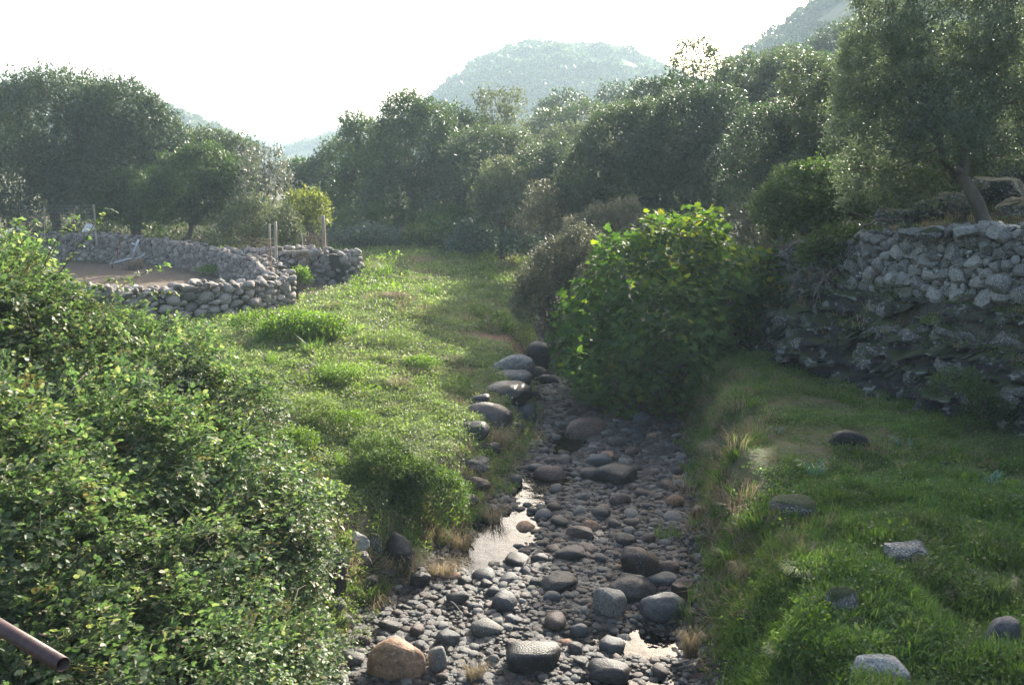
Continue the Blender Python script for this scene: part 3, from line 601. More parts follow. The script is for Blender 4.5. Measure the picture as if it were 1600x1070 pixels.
TR = [
 # left
 ('olive_tree', 'huge dense grey green olive tree filling the left edge above the pen', 'tree', [(70, 215, 110, 80), (95, 170, 75, 52), (30, 280, 100, 80), (150, 260, 90, 85), (-60, 230, 110, 90), (110, 320, 110, 45)], 42, 'olive_dark', (90, 0)),
 ('olive_tree', 'dense domed olive tree joined to the right flank of the huge left tree', 'tree', [(190, 190, 62, 55), (225, 240, 62, 70), (170, 290, 80, 62), (250, 285, 50, 50)], 41, 'olive_dark', (200, 0)),
 ('holm_oak', 'dark round evergreen oak with leaning trunk standing over the rear wall of the pen', 'tree', [(300, 300, 58, 55), (345, 320, 50, 45), (265, 318, 50, 40), (320, 272, 42, 36), (372, 300, 30, 42)], 37.5, 'oak', (275, 0)),
 ('holm_oak', 'low dark green oak at the left of the round one behind the pen', 'tree', [(210, 300, 40, 34), (190, 330, 36, 32), (235, 335, 36, 30)], 38.5, 'oak', (215, 0)),
 ('oak_tree', 'feathery topped tree rising behind the round evergreen', 'tree', [(330, 238, 34, 28), (365, 245, 28, 26), (345, 275, 45, 34), (312, 228, 16, 16)], 44, 'olive', (345, 0)),
 ('grey_tree', 'pale grey leaved sparse tree beside the yellowing tree', 'tree', [(405, 262, 26, 26), (428, 285, 22, 30), (400, 298, 26, 28), (425, 255, 14, 18)], 36, 'greyleaf', (425, 0)),
 ('shrub', 'grey green bush under the pale grey tree at the end of the pen', 'shrub', [(392, 345, 34, 34), (372, 360, 26, 24), (412, 366, 16, 20)], 34, 'pale', (392, 0)),
 ('shrub', 'small rounded silver green bush behind the two thin posts', 'shrub', [(442, 360, 21, 30), (450, 374, 15, 16)], 31, 'pale', (444, 0)),
 ('small_tree', 'small yellowing tree beside the post at the pen gate', 'tree', [(478, 325, 26, 21), (462, 340, 20, 18), (498, 335, 13, 22), (478, 348, 26, 12)], 33, 'yellow_tree', (474, 0)),
 # valley end
 ('oak_tree', 'shaded blue green tree in the valley gap right of the yellowing tree', 'tree', [(500, 300, 45, 42), (535, 265, 40, 40), (468, 285, 28, 26), (545, 310, 45, 40)], 58, 'oak', (520, 0)),
 ('oak_tree', 'dark oak with ragged left crown at the valley bend', 'tree', [(568, 225, 32, 32), (590, 270, 50, 50), (552, 200, 16, 14), (560, 310, 45, 36)], 52, 'oak', (580, 0)),
 ('oak_tree', 'tallest dark oak with two bulging tops at the head of the meadow', 'tree', [(635, 190, 34, 36), (668, 205, 34, 38), (640, 250, 62, 60), (625, 305, 56, 42), (690, 265, 40, 50)], 49, 'oak', (640, 0)),
 ('oak_tree', 'light topped tree between the tallest oak and the pale crown', 'tree', [(712, 200, 22, 28), (735, 215, 26, 26), (720, 245, 36, 34)], 54, 'oak', (722, 0)),
 ('grey_tree', 'pale grey green tree standing up against the flat topped hill', 'tree', [(770, 180, 30, 34), (800, 172, 18, 24), (778, 212, 40, 30), (757, 165, 14, 16)], 56, 'pale', (778, 0)),
 ('olive_tree', 'broad rounded olive with sunlit top at the head of the meadow', 'tree', [(760, 240, 58, 32), (735, 280, 46, 50), (800, 250, 42, 36), (770, 310, 52, 40), (705, 320, 34, 34)], 46, 'olive', (755, 0)),
 ('olive_tree', 'small pale olive with bright left edge in front of the broad olive', 'tree', [(782, 290, 32, 34), (795, 325, 40, 34), (770, 318, 24, 28)], 39, 'pale', (785, 0)),
 ('olive_tree', 'yellow green feathery tree right of the small pale olive', 'tree', [(838, 262, 34, 26), (862, 285, 36, 36), (830, 300, 34, 36), (880, 250, 24, 22)], 41, 'olive', (850, 0)),
 ('shrub', 'grey brown rounded shrub at the foot of the wooded slope', 'shrub', [(852, 325, 32, 34), (845, 358, 36, 28), (880, 345, 26, 34)], 34.5, 'brush', (855, 0)),
 ('olive_tree', 'big olive with a bright left edge over the grey brown shrub', 'tree', [(965, 225, 56, 50), (930, 280, 52, 52), (985, 290, 66, 62), (920, 320, 36, 42), (1010, 200, 40, 36), (960, 350, 60, 36)], 34, 'olive', (965, 0)),
 ('oak_tree', 'dark rounded tree on the skyline right of the flat topped hill', 'tree', [(885, 168, 32, 15), (868, 178, 24, 12)], 84, 'olive_dark', (880, 0)),
 ('oak_tree', 'small dark tree on the skyline beside the big olive', 'tree', [(958, 150, 17, 11), (948, 160, 14, 9)], 88, 'olive_dark', (955, 0)),
 ('olive_tree', 'pale bushy tree on the slope under the skyline trees', 'tree', [(870, 200, 40, 20), (915, 195, 36, 24), (845, 212, 28, 16)], 66, 'olive', (880, 0)),
 ('olive_tree', 'greenish tree on the slope above the feathery tree', 'tree', [(890, 225, 34, 22), (925, 228, 28, 26), (860, 235, 24, 16)], 54, 'pale', (890, 0)),
 ('olive_tree', 'hazy olive in the middle of the wooded slope', 'tree', [(1075, 200, 56, 52), (1040, 250, 56, 60), (1105, 260, 62, 62), (1060, 310, 66, 46), (1120, 180, 40, 36)], 32, 'olive_dark', (1080, 0)),
 ('oak_tree', 'tall airy tree standing above the wooded slope against the sky', 'tree', [(1085, 95, 30, 26), (1062, 108, 16, 16), (1108, 106, 18, 18), (1085, 130, 38, 22), (1075, 78, 10, 10), (1103, 82, 9, 9)], 42, 'oak', (1086, 0)),
 ('olive_tree', 'dark tree under the tall airy one on the slope', 'tree', [(1010, 160, 30, 24), (1050, 155, 34, 24), (1030, 185, 40, 26)], 44, 'olive_dark', (1030, 0)),
 ('olive_tree', 'green crown right of the tall airy tree on the slope', 'tree', [(1165, 125, 44, 30), (1205, 150, 42, 40), (1150, 165, 44, 36), (1225, 110, 32, 22)], 38, 'olive', (1180, 0)),
 ('olive_tree', 'shaded olive crown behind the light shaft on the slope', 'tree', [(1190, 225, 50, 50), (1230, 265, 50, 50), (1180, 300, 52, 44), (1250, 200, 42, 42)], 27, 'olive_dark', (1205, 0)),
 ('olive_tree', 'olive crown left of the great leaning olive', 'tree', [(1280, 170, 40, 40), (1262, 130, 36, 32), (1300, 215, 44, 44), (1290, 255, 40, 30)], 25, 'olive', (1285, 0)),
 ('oak_tree', 'dark wooded clump high on the mountainside left of the great olive', 'tree', [(1310, 72, 36, 22), (1345, 58, 32, 20), (1285, 88, 26, 16)], 74, 'olive_dark', (1320, 0)),
 ('oak_tree', 'green clump on the mountain shoulder below the dark clump', 'tree', [(1235, 100, 30, 18), (1265, 112, 36, 18), (1205, 108, 22, 14)], 66, 'oak', (1240, 0)),
 ('olive_tree', 'olive crown showing between the mountain clump and the great olive', 'tree', [(1330, 125, 40, 30), (1365, 105, 36, 30), (1310, 150, 30, 20)], 40, 'olive', (1340, 0)),
 ('lentisk_shrub', 'bright green rounded shrub on the wall top below the great olive', 'shrub', [(1250, 300, 50, 36), (1290, 285, 42, 28), (1215, 330, 36, 32), (1300, 325, 46, 34), (1255, 355, 52, 30)], 19.5, 'lentisk', (1265, 0)),
 ('olive_tree', 'dense olive standing behind the great leaning olive at the right edge', 'tree', [(1540, 150, 90, 70), (1610, 110, 90, 80), (1480, 110, 70, 60), (1600, 210, 80, 50), (1500, 200, 60, 40)], 23, 'silver', (1570, 0)),
 ('olive_tree', 'shaded olive between the great leaning olive and the slope', 'tree', [(1400, 200, 70, 60), (1440, 120, 70, 60), (1370, 260, 60, 46), (1450, 260, 60, 36)], 24, 'olive', (1420, 0)),
 ('lentisk_shrub', 'dark shrub behind the wall left of the great olive trunk', 'shrub', [(1400, 320, 46, 26), (1440, 300, 40, 24), (1360, 335, 36, 22)], 19.5, 'lentisk', (1400, 0)),
 ('lentisk_shrub', 'dark shrub on the slope right of the great olive trunk', 'shrub', [(1570, 290, 50, 24), (1610, 270, 46, 30), (1540, 300, 30, 18)], 20.5, 'oak', (1575, 0)),
 ('lentisk_shrub', 'shaded bush on the slope directly behind the great olive trunk', 'shrub', [(1480, 290, 50, 30), (1520, 275, 40, 30), (1450, 270, 36, 24)], 22, 'oak', (1490, 0)),
 ('lentisk_shrub', 'low dark shrub spilling over the left end of the dry stone wall', 'shrub', [(1320, 385, 40, 24), (1290, 400, 36, 26), (1345, 368, 22, 14)], 17.2, 'lentisk', (1310, 0)),
 # undergrowth at the head of the meadow
 ('low_bush', 'low blue green bush at the left end of the far undergrowth', 'bush', [(575, 375, 24, 16), (545, 378, 20, 12)], 40.6, 'bluegreen', (560, 0)),
 ('low_bush', 'fresh green bush under the tallest oak', 'bush', [(560, 350, 36, 16), (600, 345, 36, 16), (640, 350, 22, 14)], 47, 'lentisk', (600, 0)),
 ('low_bush', 'blue green thistle bush left of the yellow flowering broom', 'bush', [(600, 380, 26, 16), (632, 384, 22, 14)], 41, 'bluegreen', (615, 0)),
 ('low_bush', 'dark green bush in front of the red earth bank', 'bush', [(670, 380, 24, 16), (698, 384, 22, 16)], 41, 'oak', (685, 0)),
 ('low_bush', 'wide blue green bush below the small pale olive', 'bush', [(740, 375, 30, 24), (775, 384, 28, 18), (720, 390, 22, 12)], 39.5, 'bluegreen', (750, 0)),
 ('low_bush', 'green bush between the broad olive and the broom', 'bush', [(715, 350, 30, 18), (690, 345, 24, 14)], 44, 'lentisk', (705, 0)),
 ('low_bush', 'dull green bush at the foot of the grey brown shrub', 'bush', [(810, 385, 26, 16), (838, 392, 24, 14)], 38, 'bluegreen', (820, 0)),
 ('tall_shrub', 'brown twiggy shrub rising behind the left shoulder of the fig', 'shrub', [(905, 375, 34, 36), (935, 355, 26, 30), (965, 345, 22, 28), (985, 340, 18, 26), (880, 400, 30, 30)], 25, 'brush', (925, 0)),
 ('tall_shrub', 'grey brown small leaved shrub at the left foot of the fig', 'shrub', [(850, 440, 42, 46), (835, 480, 36, 40), (875, 470, 42, 60), (868, 410, 32, 28), (880, 515, 30, 30), (890, 400, 34, 30), (915, 380, 26, 26), (830, 445, 26, 26), (905, 430, 30, 40)], 21.5, 'brush', (862, 0)),
 ('tall_shrub', 'dark twiggy shrub behind the right shoulder of the fig', 'shrub', [(1180, 370, 34, 34), (1150, 350, 28, 26), (1210, 395, 26, 30)], 23, 'brush', (1180, 0)),
]
SPARSE = {'pale grey leaved sparse tree beside the yellowing tree', 'tall airy tree standing above the wooded slope against the sky', 'pale grey green tree standing up against the flat topped hill'}
for i, (nm, lb, cat, bl, Y_, mt, ft) in enumerate(TR):
    kw = dict(lai=2.3, gap=-.1) if lb in SPARSE else {}
    if cat in ('bush',): kw['trunk'] = False
    if mt == 'brush': kw.update(upw=1.5, dis=.42, gap=-.1, lai=3.0, leaf=.05 if Y_ < 30 else None, inner=.45)
    plant(nm, lb, cat, bl, Y_, M[mt], ft, seed=i, **kw)

# yellow flowering broom in the undergrowth
for i, (u, v, Y_, lb) in enumerate([(652, 372, 40.5, 'small broom bush with yellow flowers at the left of the pair'), (688, 362, 42, 'broom bush with yellow flowers nearer the broad olive'), (738, 366, 41, 'broom with scattered yellow flowers at the right of the far undergrowth')]):
    t, org, L_, n = plant('broom_bush', lb, 'bush', [(u, v, 16, 14), (u + 8, v + 8, 14, 10)], Y_, M['lentisk'], (u, 0), seed=70 + i, trunk=False)
    rng = np.random.default_rng(70 + i)
    stuff(link('blossom', foliage('blossom', L_, 110, M['flower'], rng, .10), t))

# the great olive on the right, leaning over the dry wall
rng = np.random.default_rng(5)
Yo = 15.6; sc = ppm(Yo); org = at(1538, 352, Yo); org[2] = Hh(org[0], org[1])
t = thing('great_olive_tree', 'great silvery olive with leaning forked trunk growing above the dry stone wall on the right', 'tree', org)
blobs = [(1400, 120, 80, 70, .3), (1480, 60, 90, 70, 0), (1370, 210, 62, 62, .2), (1440, 190, 80, 70, -.6), (1530, 130, 90, 80, .5), (1600, 60, 100, 80, .2), (1390, 280, 48, 36, .4), (1450, 265, 50, 34, 1.0),
         (1590, 190, 70, 46, .8), (1360, 100, 44, 46, 1.2), (1350, 265, 36, 40, 1.2), (1420, -20, 80, 60, .8), (1560, -60, 110, 80, .4), (1690, 120, 90, 80, .4), (1340, 310, 22, 20, .8), (1460, 225, 60, 36, -1.0), (1560, 170, 60, 50, 0), (1600, 215, 56, 36, .2), (1500, 235, 46, 26, .6), (1550, 240, 40, 22, .8), (1370, 60, 50, 60, .8), (1350, 170, 40, 50, .8), (1580, 240, 56, 34, .3), (1420, 310, 40, 20, .9), (1500, 150, 60, 50, -.4)]
Lb = []
for b in blobs:
    p = at(b[0], b[1], Yo + b[4]) - org; Lb.append((*p, b[2] / sc, b[2] / sc * 1.1, b[3] / sc))
link('crown', foliage('crown', Lb, 150000, M['silver'], rng, .062, [(0, 0, 0), (.2, .45, .05), (0, 1, -.06), (-.2, .45, .05)], per=9, spl=3.4, upw=-.05, gap=-.06, inner=.3, dis=.32), t)
def loc(u, v, dy=0): return at(u, v, Yo + dy) - org
pts = np.array([loc(1545, 372), loc(1538, 350), loc(1528, 320), loc(1512, 290), loc(1500, 268)])
link('trunk', Acc_mesh := (lambda A: (A.add(*tube(pts, [.16, .125, .11, .10, .09], 10)), A.mesh('trunk', M['bark']))[1])(Acc()), t)
for pp, r in (([loc(1505, 275), loc(1508, 240), loc(1512, 200), loc(1520, 150), loc(1545, 90)], .10), ([loc(1500, 268), loc(1478, 255, -.2), loc(1470, 225, -.4), loc(1440, 180, -.6), loc(1410, 130, -.4)], .09),
              ([loc(1512, 215), loc(1540, 180, .2), loc(1580, 160, .4), loc(1620, 170, .5)], .05), ([loc(1470, 228, -.4), loc(1430, 250, 0), loc(1390, 270, .3)], .035), ([loc(1508, 235), loc(1480, 180), loc(1470, 100), loc(1440, 40)], .06),
              ([loc(1470, 225, -.4), loc(1420, 215, 0), loc(1375, 200, .2)], .035)):
    A = Acc(); P = np.array(pp); P = np.concatenate([wiggle(P[i], P[i + 1], 4, .035, rng)[:3] for i in range(len(P) - 1)] + [P[-1:]])
    A.add(*tube(P, np.linspace(r, r * .3, len(P)), 7))
    for _ in range(5):
        s = P[int(rng.integers(3, len(P)))]; A.add(*tube(wiggle(s, s + rng.normal(0, .5, 3) + np.array([0, 0, .25]), 4, .05, rng), np.linspace(r * .3, .006, 4), 4))
    link('limb', A.mesh('limb', M['bark']), t)

# ------------------------------------------------------------------ dry stone walls
mz = lambda x, y: Hh(x, y)
wall('low wall of rounded cobbles curving along the near side of the stock pen', [(-15.5, 23.6), (-12.5, 21.6), (-10.2, 20.8), (-8.4, 21.0), (-6.9, 22.1), (-6.1, 23.7)], lambda x, y: mz(x, y) - .05,
     lambda s: .84, cob + cob2[:3], .22, (-9, 21.5, 1.45), .12, 11, thick=.8)
wall('rough stone wall with earthy face running round the far side of the stock pen', [(-22.5, 37.0), (-18, 36.2), (-13.6, 34.6), (-10.2, 31.6), (-7.9, 28.0), (-6.8, 25.2), (-6.25, 24.1)], lambda x, y: mz(x, y) - .05,
     lambda s: np.interp(s, [0, 4, 7, 10, 20], [.75, 1.0, 1.05, .92, .85]), cob2 + cob[:3], .18, (-12, 31, 1.45), .05, 12, thick=.9)
wall('short stone wall ending beside the big dark boulder beyond the pen gate', [(-9.2, 30.9), (-7.9, 29.9), (-7.0, 29.3), (-5.75, 28.9), (-5.3, 29.5)], lambda x, y: mz(x, y) - .05,
     lambda s: np.interp(s, [0, 3, 4.5], [.95, 1.1, 1.0]), cob + cob2, .21, (-7, 29.3, 1.45), .05, 13, thick=.9)
# dry wall on the rock step, right
wp = [(8.9, 9.5), (7.95, 12.4), (7.5, 13.75), (6.95, 15.4), (6.55, 16.6)][::-1]
wall('pale grey dry stone wall of angular blocks on top of the mossy rock step', wp, lambda x, y: np.interp(y, [9, 13.4, 16.8], [3.12, 3.08, 2.86]),
     lambda s: np.interp(s, [0, 3.5, 8], [.95, 1.12, 1.2]), blk, .215, (7.5, 13.7, 3.0), .06, 14, thick=.5, angular=1)
wp2 = [(6.55, 16.6), (6.25, 17.6), (6.0, 18.8), (5.75, 20.2), (5.6, 21.6)][::-1]
wall('overgrown shade-darkened continuation of the dry stone wall behind the dead branches', wp2, lambda x, y: np.interp(y, [16.6, 21.6], [2.75, 2.2]),
     lambda s: np.interp(s, [0, 5], [.7, .95]), [rock_mesh('wall_block', 95 + i, M['rock_moss'], 2, .28, 1.0) for i in range(6)], .24, (6, 18.8, 2.6), .05, 15, thick=.6)  # shade on this stretch is put into the darker mossy stone
rng = np.random.default_rng(21)
for (u, v, w, h, lb, mt) in [(1455, 367, 22, 12, 'dark rounded capstone on the dry stone wall right of the long pale slab', 'rock_moss'), (1425, 363, 28, 8, 'long pale tilted capstone on the dry stone wall left of the dark rounded one', 'wall_grey'),
                             (1563, 442, 21, 20, 'big smooth pale block low in the dry stone wall near the right edge', 'wall_grey'), (1400, 435, 17, 13, 'big angular block at the lower left of the dry stone wall', 'wall_grey'), (1510, 362, 24, 9, 'broad pale capstone near the middle of the dry stone wall', 'wall_grey'), (1562, 362, 15, 12, 'upright grey capstone near the right end of the dry stone wall', 'wall_grey')]:
    Yc = 6.9 + (1600 - u) / 240 * 3.2 + 6.2; Yc = {1455: 14.6, 1425: 15.1, 1563: 13.35, 1400: 15.4, 1510: 14.0, 1562: 13.5}[u]
    p = at(u, v, Yc); s = ppm(Yc); me = rock_mesh('capstone', int(u), M[mt], 3, .15, .9)
    o = thing('wall_stone', lb, 'stone', p, 0, None, me); o.scale = (w / s, .22, h / s); o.rotation_euler = (.1, rng.uniform(-.25, .1), -1.1)

# the mossy rock step under it
def rock_face():
    n1, n2 = 330, 130
    yy = np.linspace(8.6, 22.5, n1); tt = np.linspace(0, 1, n2); Yg, T = np.meshgrid(yy, tt, indexing='ij')
    bx = XW(Yg); hz_ = np.interp(Yg, [8, 12, 17, 20, 22.5], [1.75, 1.7, 1.5, 1.15, .8])
    prof_d = np.interp(T, [0, .15, .45, .55, .8, .9, 1], [-.25, .0, .22, .48, .66, 1.0, 1.35]); prof_z = np.interp(T, [0, .15, .45, .55, .8, .9, 1], [-.3, .15, .55, .62, .95, 1.0, 1.02])
    Xg = bx + prof_d; Zg = 1.35 + prof_z * hz_
    P = np.stack([Xg, Yg, Zg], -1)
    P = P + .12 * np.stack([fbm(P * 2.2, 3, 40), fbm(P * 2.2, 3, 50), fbm(P * 2.2, 3, 60)], -1)
    e, idv = cells(P * np.array([1.9, 1.5, 2.6]), 4); e2, id2 = cells(P * 5.0, 9)
    dsp = -.34 * (idv - .4) + .06 * np.minimum(e, .25) * 4 - .13 * (id2 - .5) - .15 * fbm(P * 1.3, 4, 6) - .08 * fbm(P * 8, 3, 7) - .12 * sstep(.14, .02, e) - .04 * sstep(.1, .02, e2)
    Xg = Xg + dsp * .95; Yg = Yg + dsp * .3; Zg = Zg - .16 * (idv - .5) * (T > .2) + .08 * fbm(P * 4, 4, 2)
    ix = np.arange(n1 * n2).reshape(n1, n2); Fq = np.stack([ix[:-1, :-1], ix[:-1, 1:], ix[1:, 1:], ix[1:, :-1]], -1).reshape(-1, 4)[:, ::-1]
    return mk_mesh('rock_face', np.stack([Xg, Yg, Zg], -1).reshape(-1, 3) - np.array([6.5, 14, 1.4]), Fq.copy(), M['bedrock'], False)
ro = thing('rock_outcrop', 'dark mossy bedrock step with lichen patches carrying the dry stone wall', 'rock', (6.5, 14, 1.4))
link('rock_face', rock_face(), ro)
rm = [rock_mesh('rock', 30 + i, M['rock_moss'], 2, .34, .95, box=.6) for i in range(10)]
for i in range(290):
    y = rng.uniform(10.2, 19.0); f = rng.random(); x = XW(y) + .1 + f * .95; z = 1.35 + np.interp(f, [0, .25, .5, 1], [.2, .75, 1.05, 1.68]) * np.interp(y, [12, 17], [1, .88]) - .05
    s = rng.uniform(.09, .24) * (1.5 if rng.random() < .2 else 1)
    put(rm[i % 10], np.array([x, y, z]) - np.array([6.5, 14, 1.4]), (s * rng.uniform(.8, 1.3), s * rng.uniform(.8, 1.5), s * rng.uniform(.5, .9)), rng, 'rock', ro, .3)
# crag behind the great olive
for i, (u, v, Y_, w, h, lb) in enumerate([(1560, 300, 17.5, 50, 26, 'pale lichen covered ledge behind the great olive trunk'), (1580, 240, 19, 46, 42, 'tall grey crag behind the great olive at the right edge'), (1470, 330, 18, 44, 34, 'dark rock face left of the great olive trunk'),
                                          (1400, 345, 18.5, 40, 22, 'low dark rock under the branches of the great olive'), (1590, 325, 16.2, 34, 18, 'jumbled grey rocks right of the great olive trunk'), (1500, 318, 17.2, 26, 16, 'tilted slab touching the left of the great olive trunk')]):
    p = at(u, v, Y_); s = ppm(Y_); me = rock_mesh('crag', 200 + i, M['rock_moss'], 4, .35, .9, 1.8)
    o = thing('rock_crag', lb, 'rock', p, 0, None, me); o.scale = (w / s, w / s * .9, h / s * 1.2); o.rotation_euler = (.1, .15, i)
# ------------------------------------------------------------------ boulders and stones of the stream, picked out one by one
CM = {'dark': 'st_dark', 'red': 'st_red', 'blue': 'st_blue', 'pale': 'st_pale', 'tan': 'st_tan', 'wall': 'wall_grey', 'mossy': 'rock_moss'}
B = [ # u, v(centre), width, height in the photograph, colour, angular, label
 (619, 1032, 96, 76, 'tan', .15, 'big rounded tan orange boulder at the foot of the bramble'),
 (831, 1026, 98, 60, 'dark', .5, 'broad dark pitted boulder at the bottom centre of the stream bed'),
 (950, 1050, 72, 40, 'dark', .4, 'dark boulder at the very bottom edge beside the brown pool'),
 (1040, 949, 76, 52, 'blue', .3, 'smooth blue grey boulder standing in the brown pool by the right bank'),
 (953, 941, 54, 52, 'pale', .4, 'round grey lichen boulder left of the smooth blue grey one'),
 (990, 919, 76, 48, 'dark', .8, 'dark wedge shaped boulder behind the round grey one'),
 (1000, 878, 62, 56, 'red', .7, 'reddish brown peaked boulder at the back of the boulder cluster'),
 (1040, 907, 54, 26, 'blue', .5, 'flat shiny slab wedged between the peaked boulder and the right bank'),
 (1066, 922, 40, 32, 'red', .8, 'small reddish wedge against the right bank above the smooth blue boulder'),
 (1046, 886, 42, 28, 'red', .4, 'reddish boulder right of the peaked boulder'),
 (872, 911, 64, 34, 'dark', .6, 'long dark reddish boulder in the middle of the near stream bed'),
 (861, 741, 54, 34, 'red', .3, 'rounded dark red boulder sitting in the narrow upper pool'),
 (908, 832, 46, 22, 'red', .4, 'flat reddish boulder right of the bright pool'),
 (893, 868, 50, 20, 'dark', .4, 'low dark boulder at the right tip of the bright pool'),
 (940, 719, 44, 26, 'blue', .5, 'blue grey boulder behind the red one in the upper bed'),
 (966, 746, 74, 26, 'dark', .5, 'long flat slab lying across the upper bed'),
 (925, 740, 40, 20, 'dark', .5, 'dark flat stone between the red boulder and the long flat slab'),
 (970, 780, 36, 24, 'red', .3, 'rounded reddish stone below the long flat slab'),
 (1055, 783, 34, 22, 'tan', .2, 'small brown rounded stone near the right bank in the upper bed'),
 (923, 822, 30, 20, 'tan', .3, 'small tan stone above the flat reddish boulder'),
 (980, 842, 40, 24, 'dark', .5, 'dark stone in the middle of the bed above the peaked boulder'),
 (905, 985, 34, 26, 'blue', .2, 'rounded blue grey stone left of the round grey boulder'),
 (863, 932, 28, 20, 'blue', .2, 'small round blue stone under the long dark reddish boulder'),
 (770, 846, 26, 16, 'red', .4, 'dark reddish stone standing alone in the bright pool'),
 (788, 852, 12, 14, 'dark', .5, 'small upright dark stone in the bright pool right of the reddish one'),
 (785, 841, 12, 5, 'dark', .3, 'tiny flat dark stone in the bright pool behind the upright one'),
 (700, 998, 42, 28, 'blue', .5, 'blue dark angular stone right of and behind the tan boulder'),
 (684, 1030, 30, 44, 'pale', .5, 'pale pinkish stone pressed against the right side of the tan boulder'),
 (550, 1030, 38, 24, 'pale', .5, 'grey flat stone at the left of the tan boulder'),
 (772, 1030, 20, 18, 'pale', .2, 'small round grey stone left of the broad dark pitted boulder'),
 (570, 1000, 26, 18, 'red', .4, 'small brown stone behind the tan boulder'),
 (540, 972, 30, 26, 'pale', .6, 'pinkish grey stone at the lower end of the left bank wall'),
 (553, 851, 46, 32, 'wall', .8, 'pale topped block at the top of the left bank wall'),
 (563, 884, 40, 42, 'dark', .9, 'square cut dark block in the left bank wall'),
 (526, 908, 34, 76, 'dark', .6, 'tall slab at the left of the square dark block'),
 (568, 913, 44, 24, 'dark', .7, 'low block under the square dark block of the left bank'),
 (523, 948, 34, 24, 'pale', .5, 'pale stone below the tall slab beside the bramble'),
 (618, 872, 58, 60, 'dark', .7, 'big dark boulder half hidden by dry grass in the left bank'),
 (658, 909, 34, 26, 'dark', .9, 'square dark block at the left edge of the stream bed'),
 (582, 862, 30, 40, 'mossy', .7, 'narrow mossy stone between the blocks of the left bank wall'),
 (797, 578, 74, 28, 'pale', .5, 'long flat grey boulder on the left bank opposite the fig'),
 (800, 596, 58, 22, 'pale', .6, 'tilted grey slab under the long flat boulder'),
 (790, 618, 72, 34, 'dark', .4, 'broad rough boulder on the left bank below the tilted slab'),
 (764, 650, 62, 40, 'dark', .4, 'big boulder overhung by dry grass on the left bank'),
 (820, 648, 34, 34, 'blue', .2, 'round blue grey boulder at the water side of the left bank'),
 (798, 634, 22, 20, 'pale', .3, 'small pale stone between the broad rough and the round boulder'),
 (848, 560, 46, 42, 'dark', .4, 'large dark boulder at the foot of the grey brown shrub'),
 (858, 594, 30, 18, 'dark', .4, 'dark stone in the bed under the grey brown shrub'),
 (740, 727, 52, 18, 'pale', .8, 'flat pale ledge stone on the left bank above the upper pool'),
 (716, 744, 30, 16, 'red', .7, 'brown angular stone beside the flat pale ledge'),
 (742, 757, 46, 30, 'red', .7, 'brown sloping rock under the flat pale ledge'),
 (730, 690, 16, 12, 'blue', .3, 'small grey stone on the left bank grass above the ledge'),
 (915, 676, 70, 20, 'red', .5, 'long brown slab in the bed under the left side of the fig'),
 (985, 636, 34, 22, 'red', .3, 'reddish boulder under the fig'),
 (1003, 655, 30, 26, 'blue', .4, 'grey boulder at the right under the fig'),
 (975, 665, 22, 18, 'dark', .4, 'small dark boulder among stones under the fig'),
 (1420, 868, 82, 34, 'wall', .85, 'long flat lichen stone set in the grass of the right bank'),
 (1320, 942, 56, 56, 'mossy', .8, 'upright grey rock sticking out of the right bank'),
 (1345, 984, 44, 40, 'mossy', .8, 'broken rock just below the upright grey rock'),
 (1384, 1046, 96, 36, 'wall', .6, 'lichen covered boulder at the bottom of the right bank'),
 (1572, 984, 62, 52, 'blue', .4, 'grey boulder in the grass at the right edge'),
 (1478, 726, 20, 16, 'dark', .9, 'small dark angular stone alone on the shaded turf'),
 (1180, 963, 46, 22, 'mossy', .6, 'low stone in the sunlit patch of the right bank'),
 (1245, 792, 76, 30, 'mossy', .7, 'dark rock exposed in the hollow of the right bank'),
 (1330, 690, 60, 14, 'dark', .7, 'low dark rock half sunk in the shaded turf beyond the asphodel'), (1110, 960, 30, 24, 'dark', .6, 'dark stone at the foot of the right bank beside the drooping straw'), (1095, 800, 30, 22, 'red', .6, 'brown stone where the right bank meets the pebbles'),
 (835, 405, 30, 10, 'dark', .4, 'long dark rock at the far end of the meadow before the wooded slope'),
 (815, 412, 18, 7, 'dark', .4, 'small dark rock left of the long dark rock at the far end of the meadow'),
 (540, 413, 15, 15, 'dark', .3, 'big round dark boulder ending the short wall past the pen gate'),
 (532, 432, 18, 8, 'red', .6, 'pinkish slab at the foot of the round dark boulder'),
 (835, 585, 34, 24, 'dark', .5, 'dark angular boulder behind the tilted grey slab at the stream side'),
 (752, 625, 30, 20, 'dark', .6, 'dark stone left of the broad rough bank boulder'), (772, 640, 30, 18, 'red', .6, 'brown stone between the two broad bank boulders'),
 (742, 672, 44, 30, 'dark', .5, 'dark boulder below the grass hung one on the left bank'), (762, 700, 40, 26, 'dark', .6, 'dark boulder under the dry bush of the left bank'), (800, 668, 34, 22, 'dark', .5, 'dark stone at the water side below the round blue boulder'),
 (728, 782, 40, 30, 'dark', .7, 'dark block at the water edge right of the overhanging bush'), (832, 620, 26, 20, 'dark', .5, 'dark stone at the stream side of the broad rough boulder'), (540, 850, 26, 20, 'dark', .7, 'dark little block at the top left of the left bank wall'),
 (600, 905, 36, 28, 'dark', .7, 'dark block right of the low block of the left bank wall')]
LM = []
rng = np.random.default_rng(33)
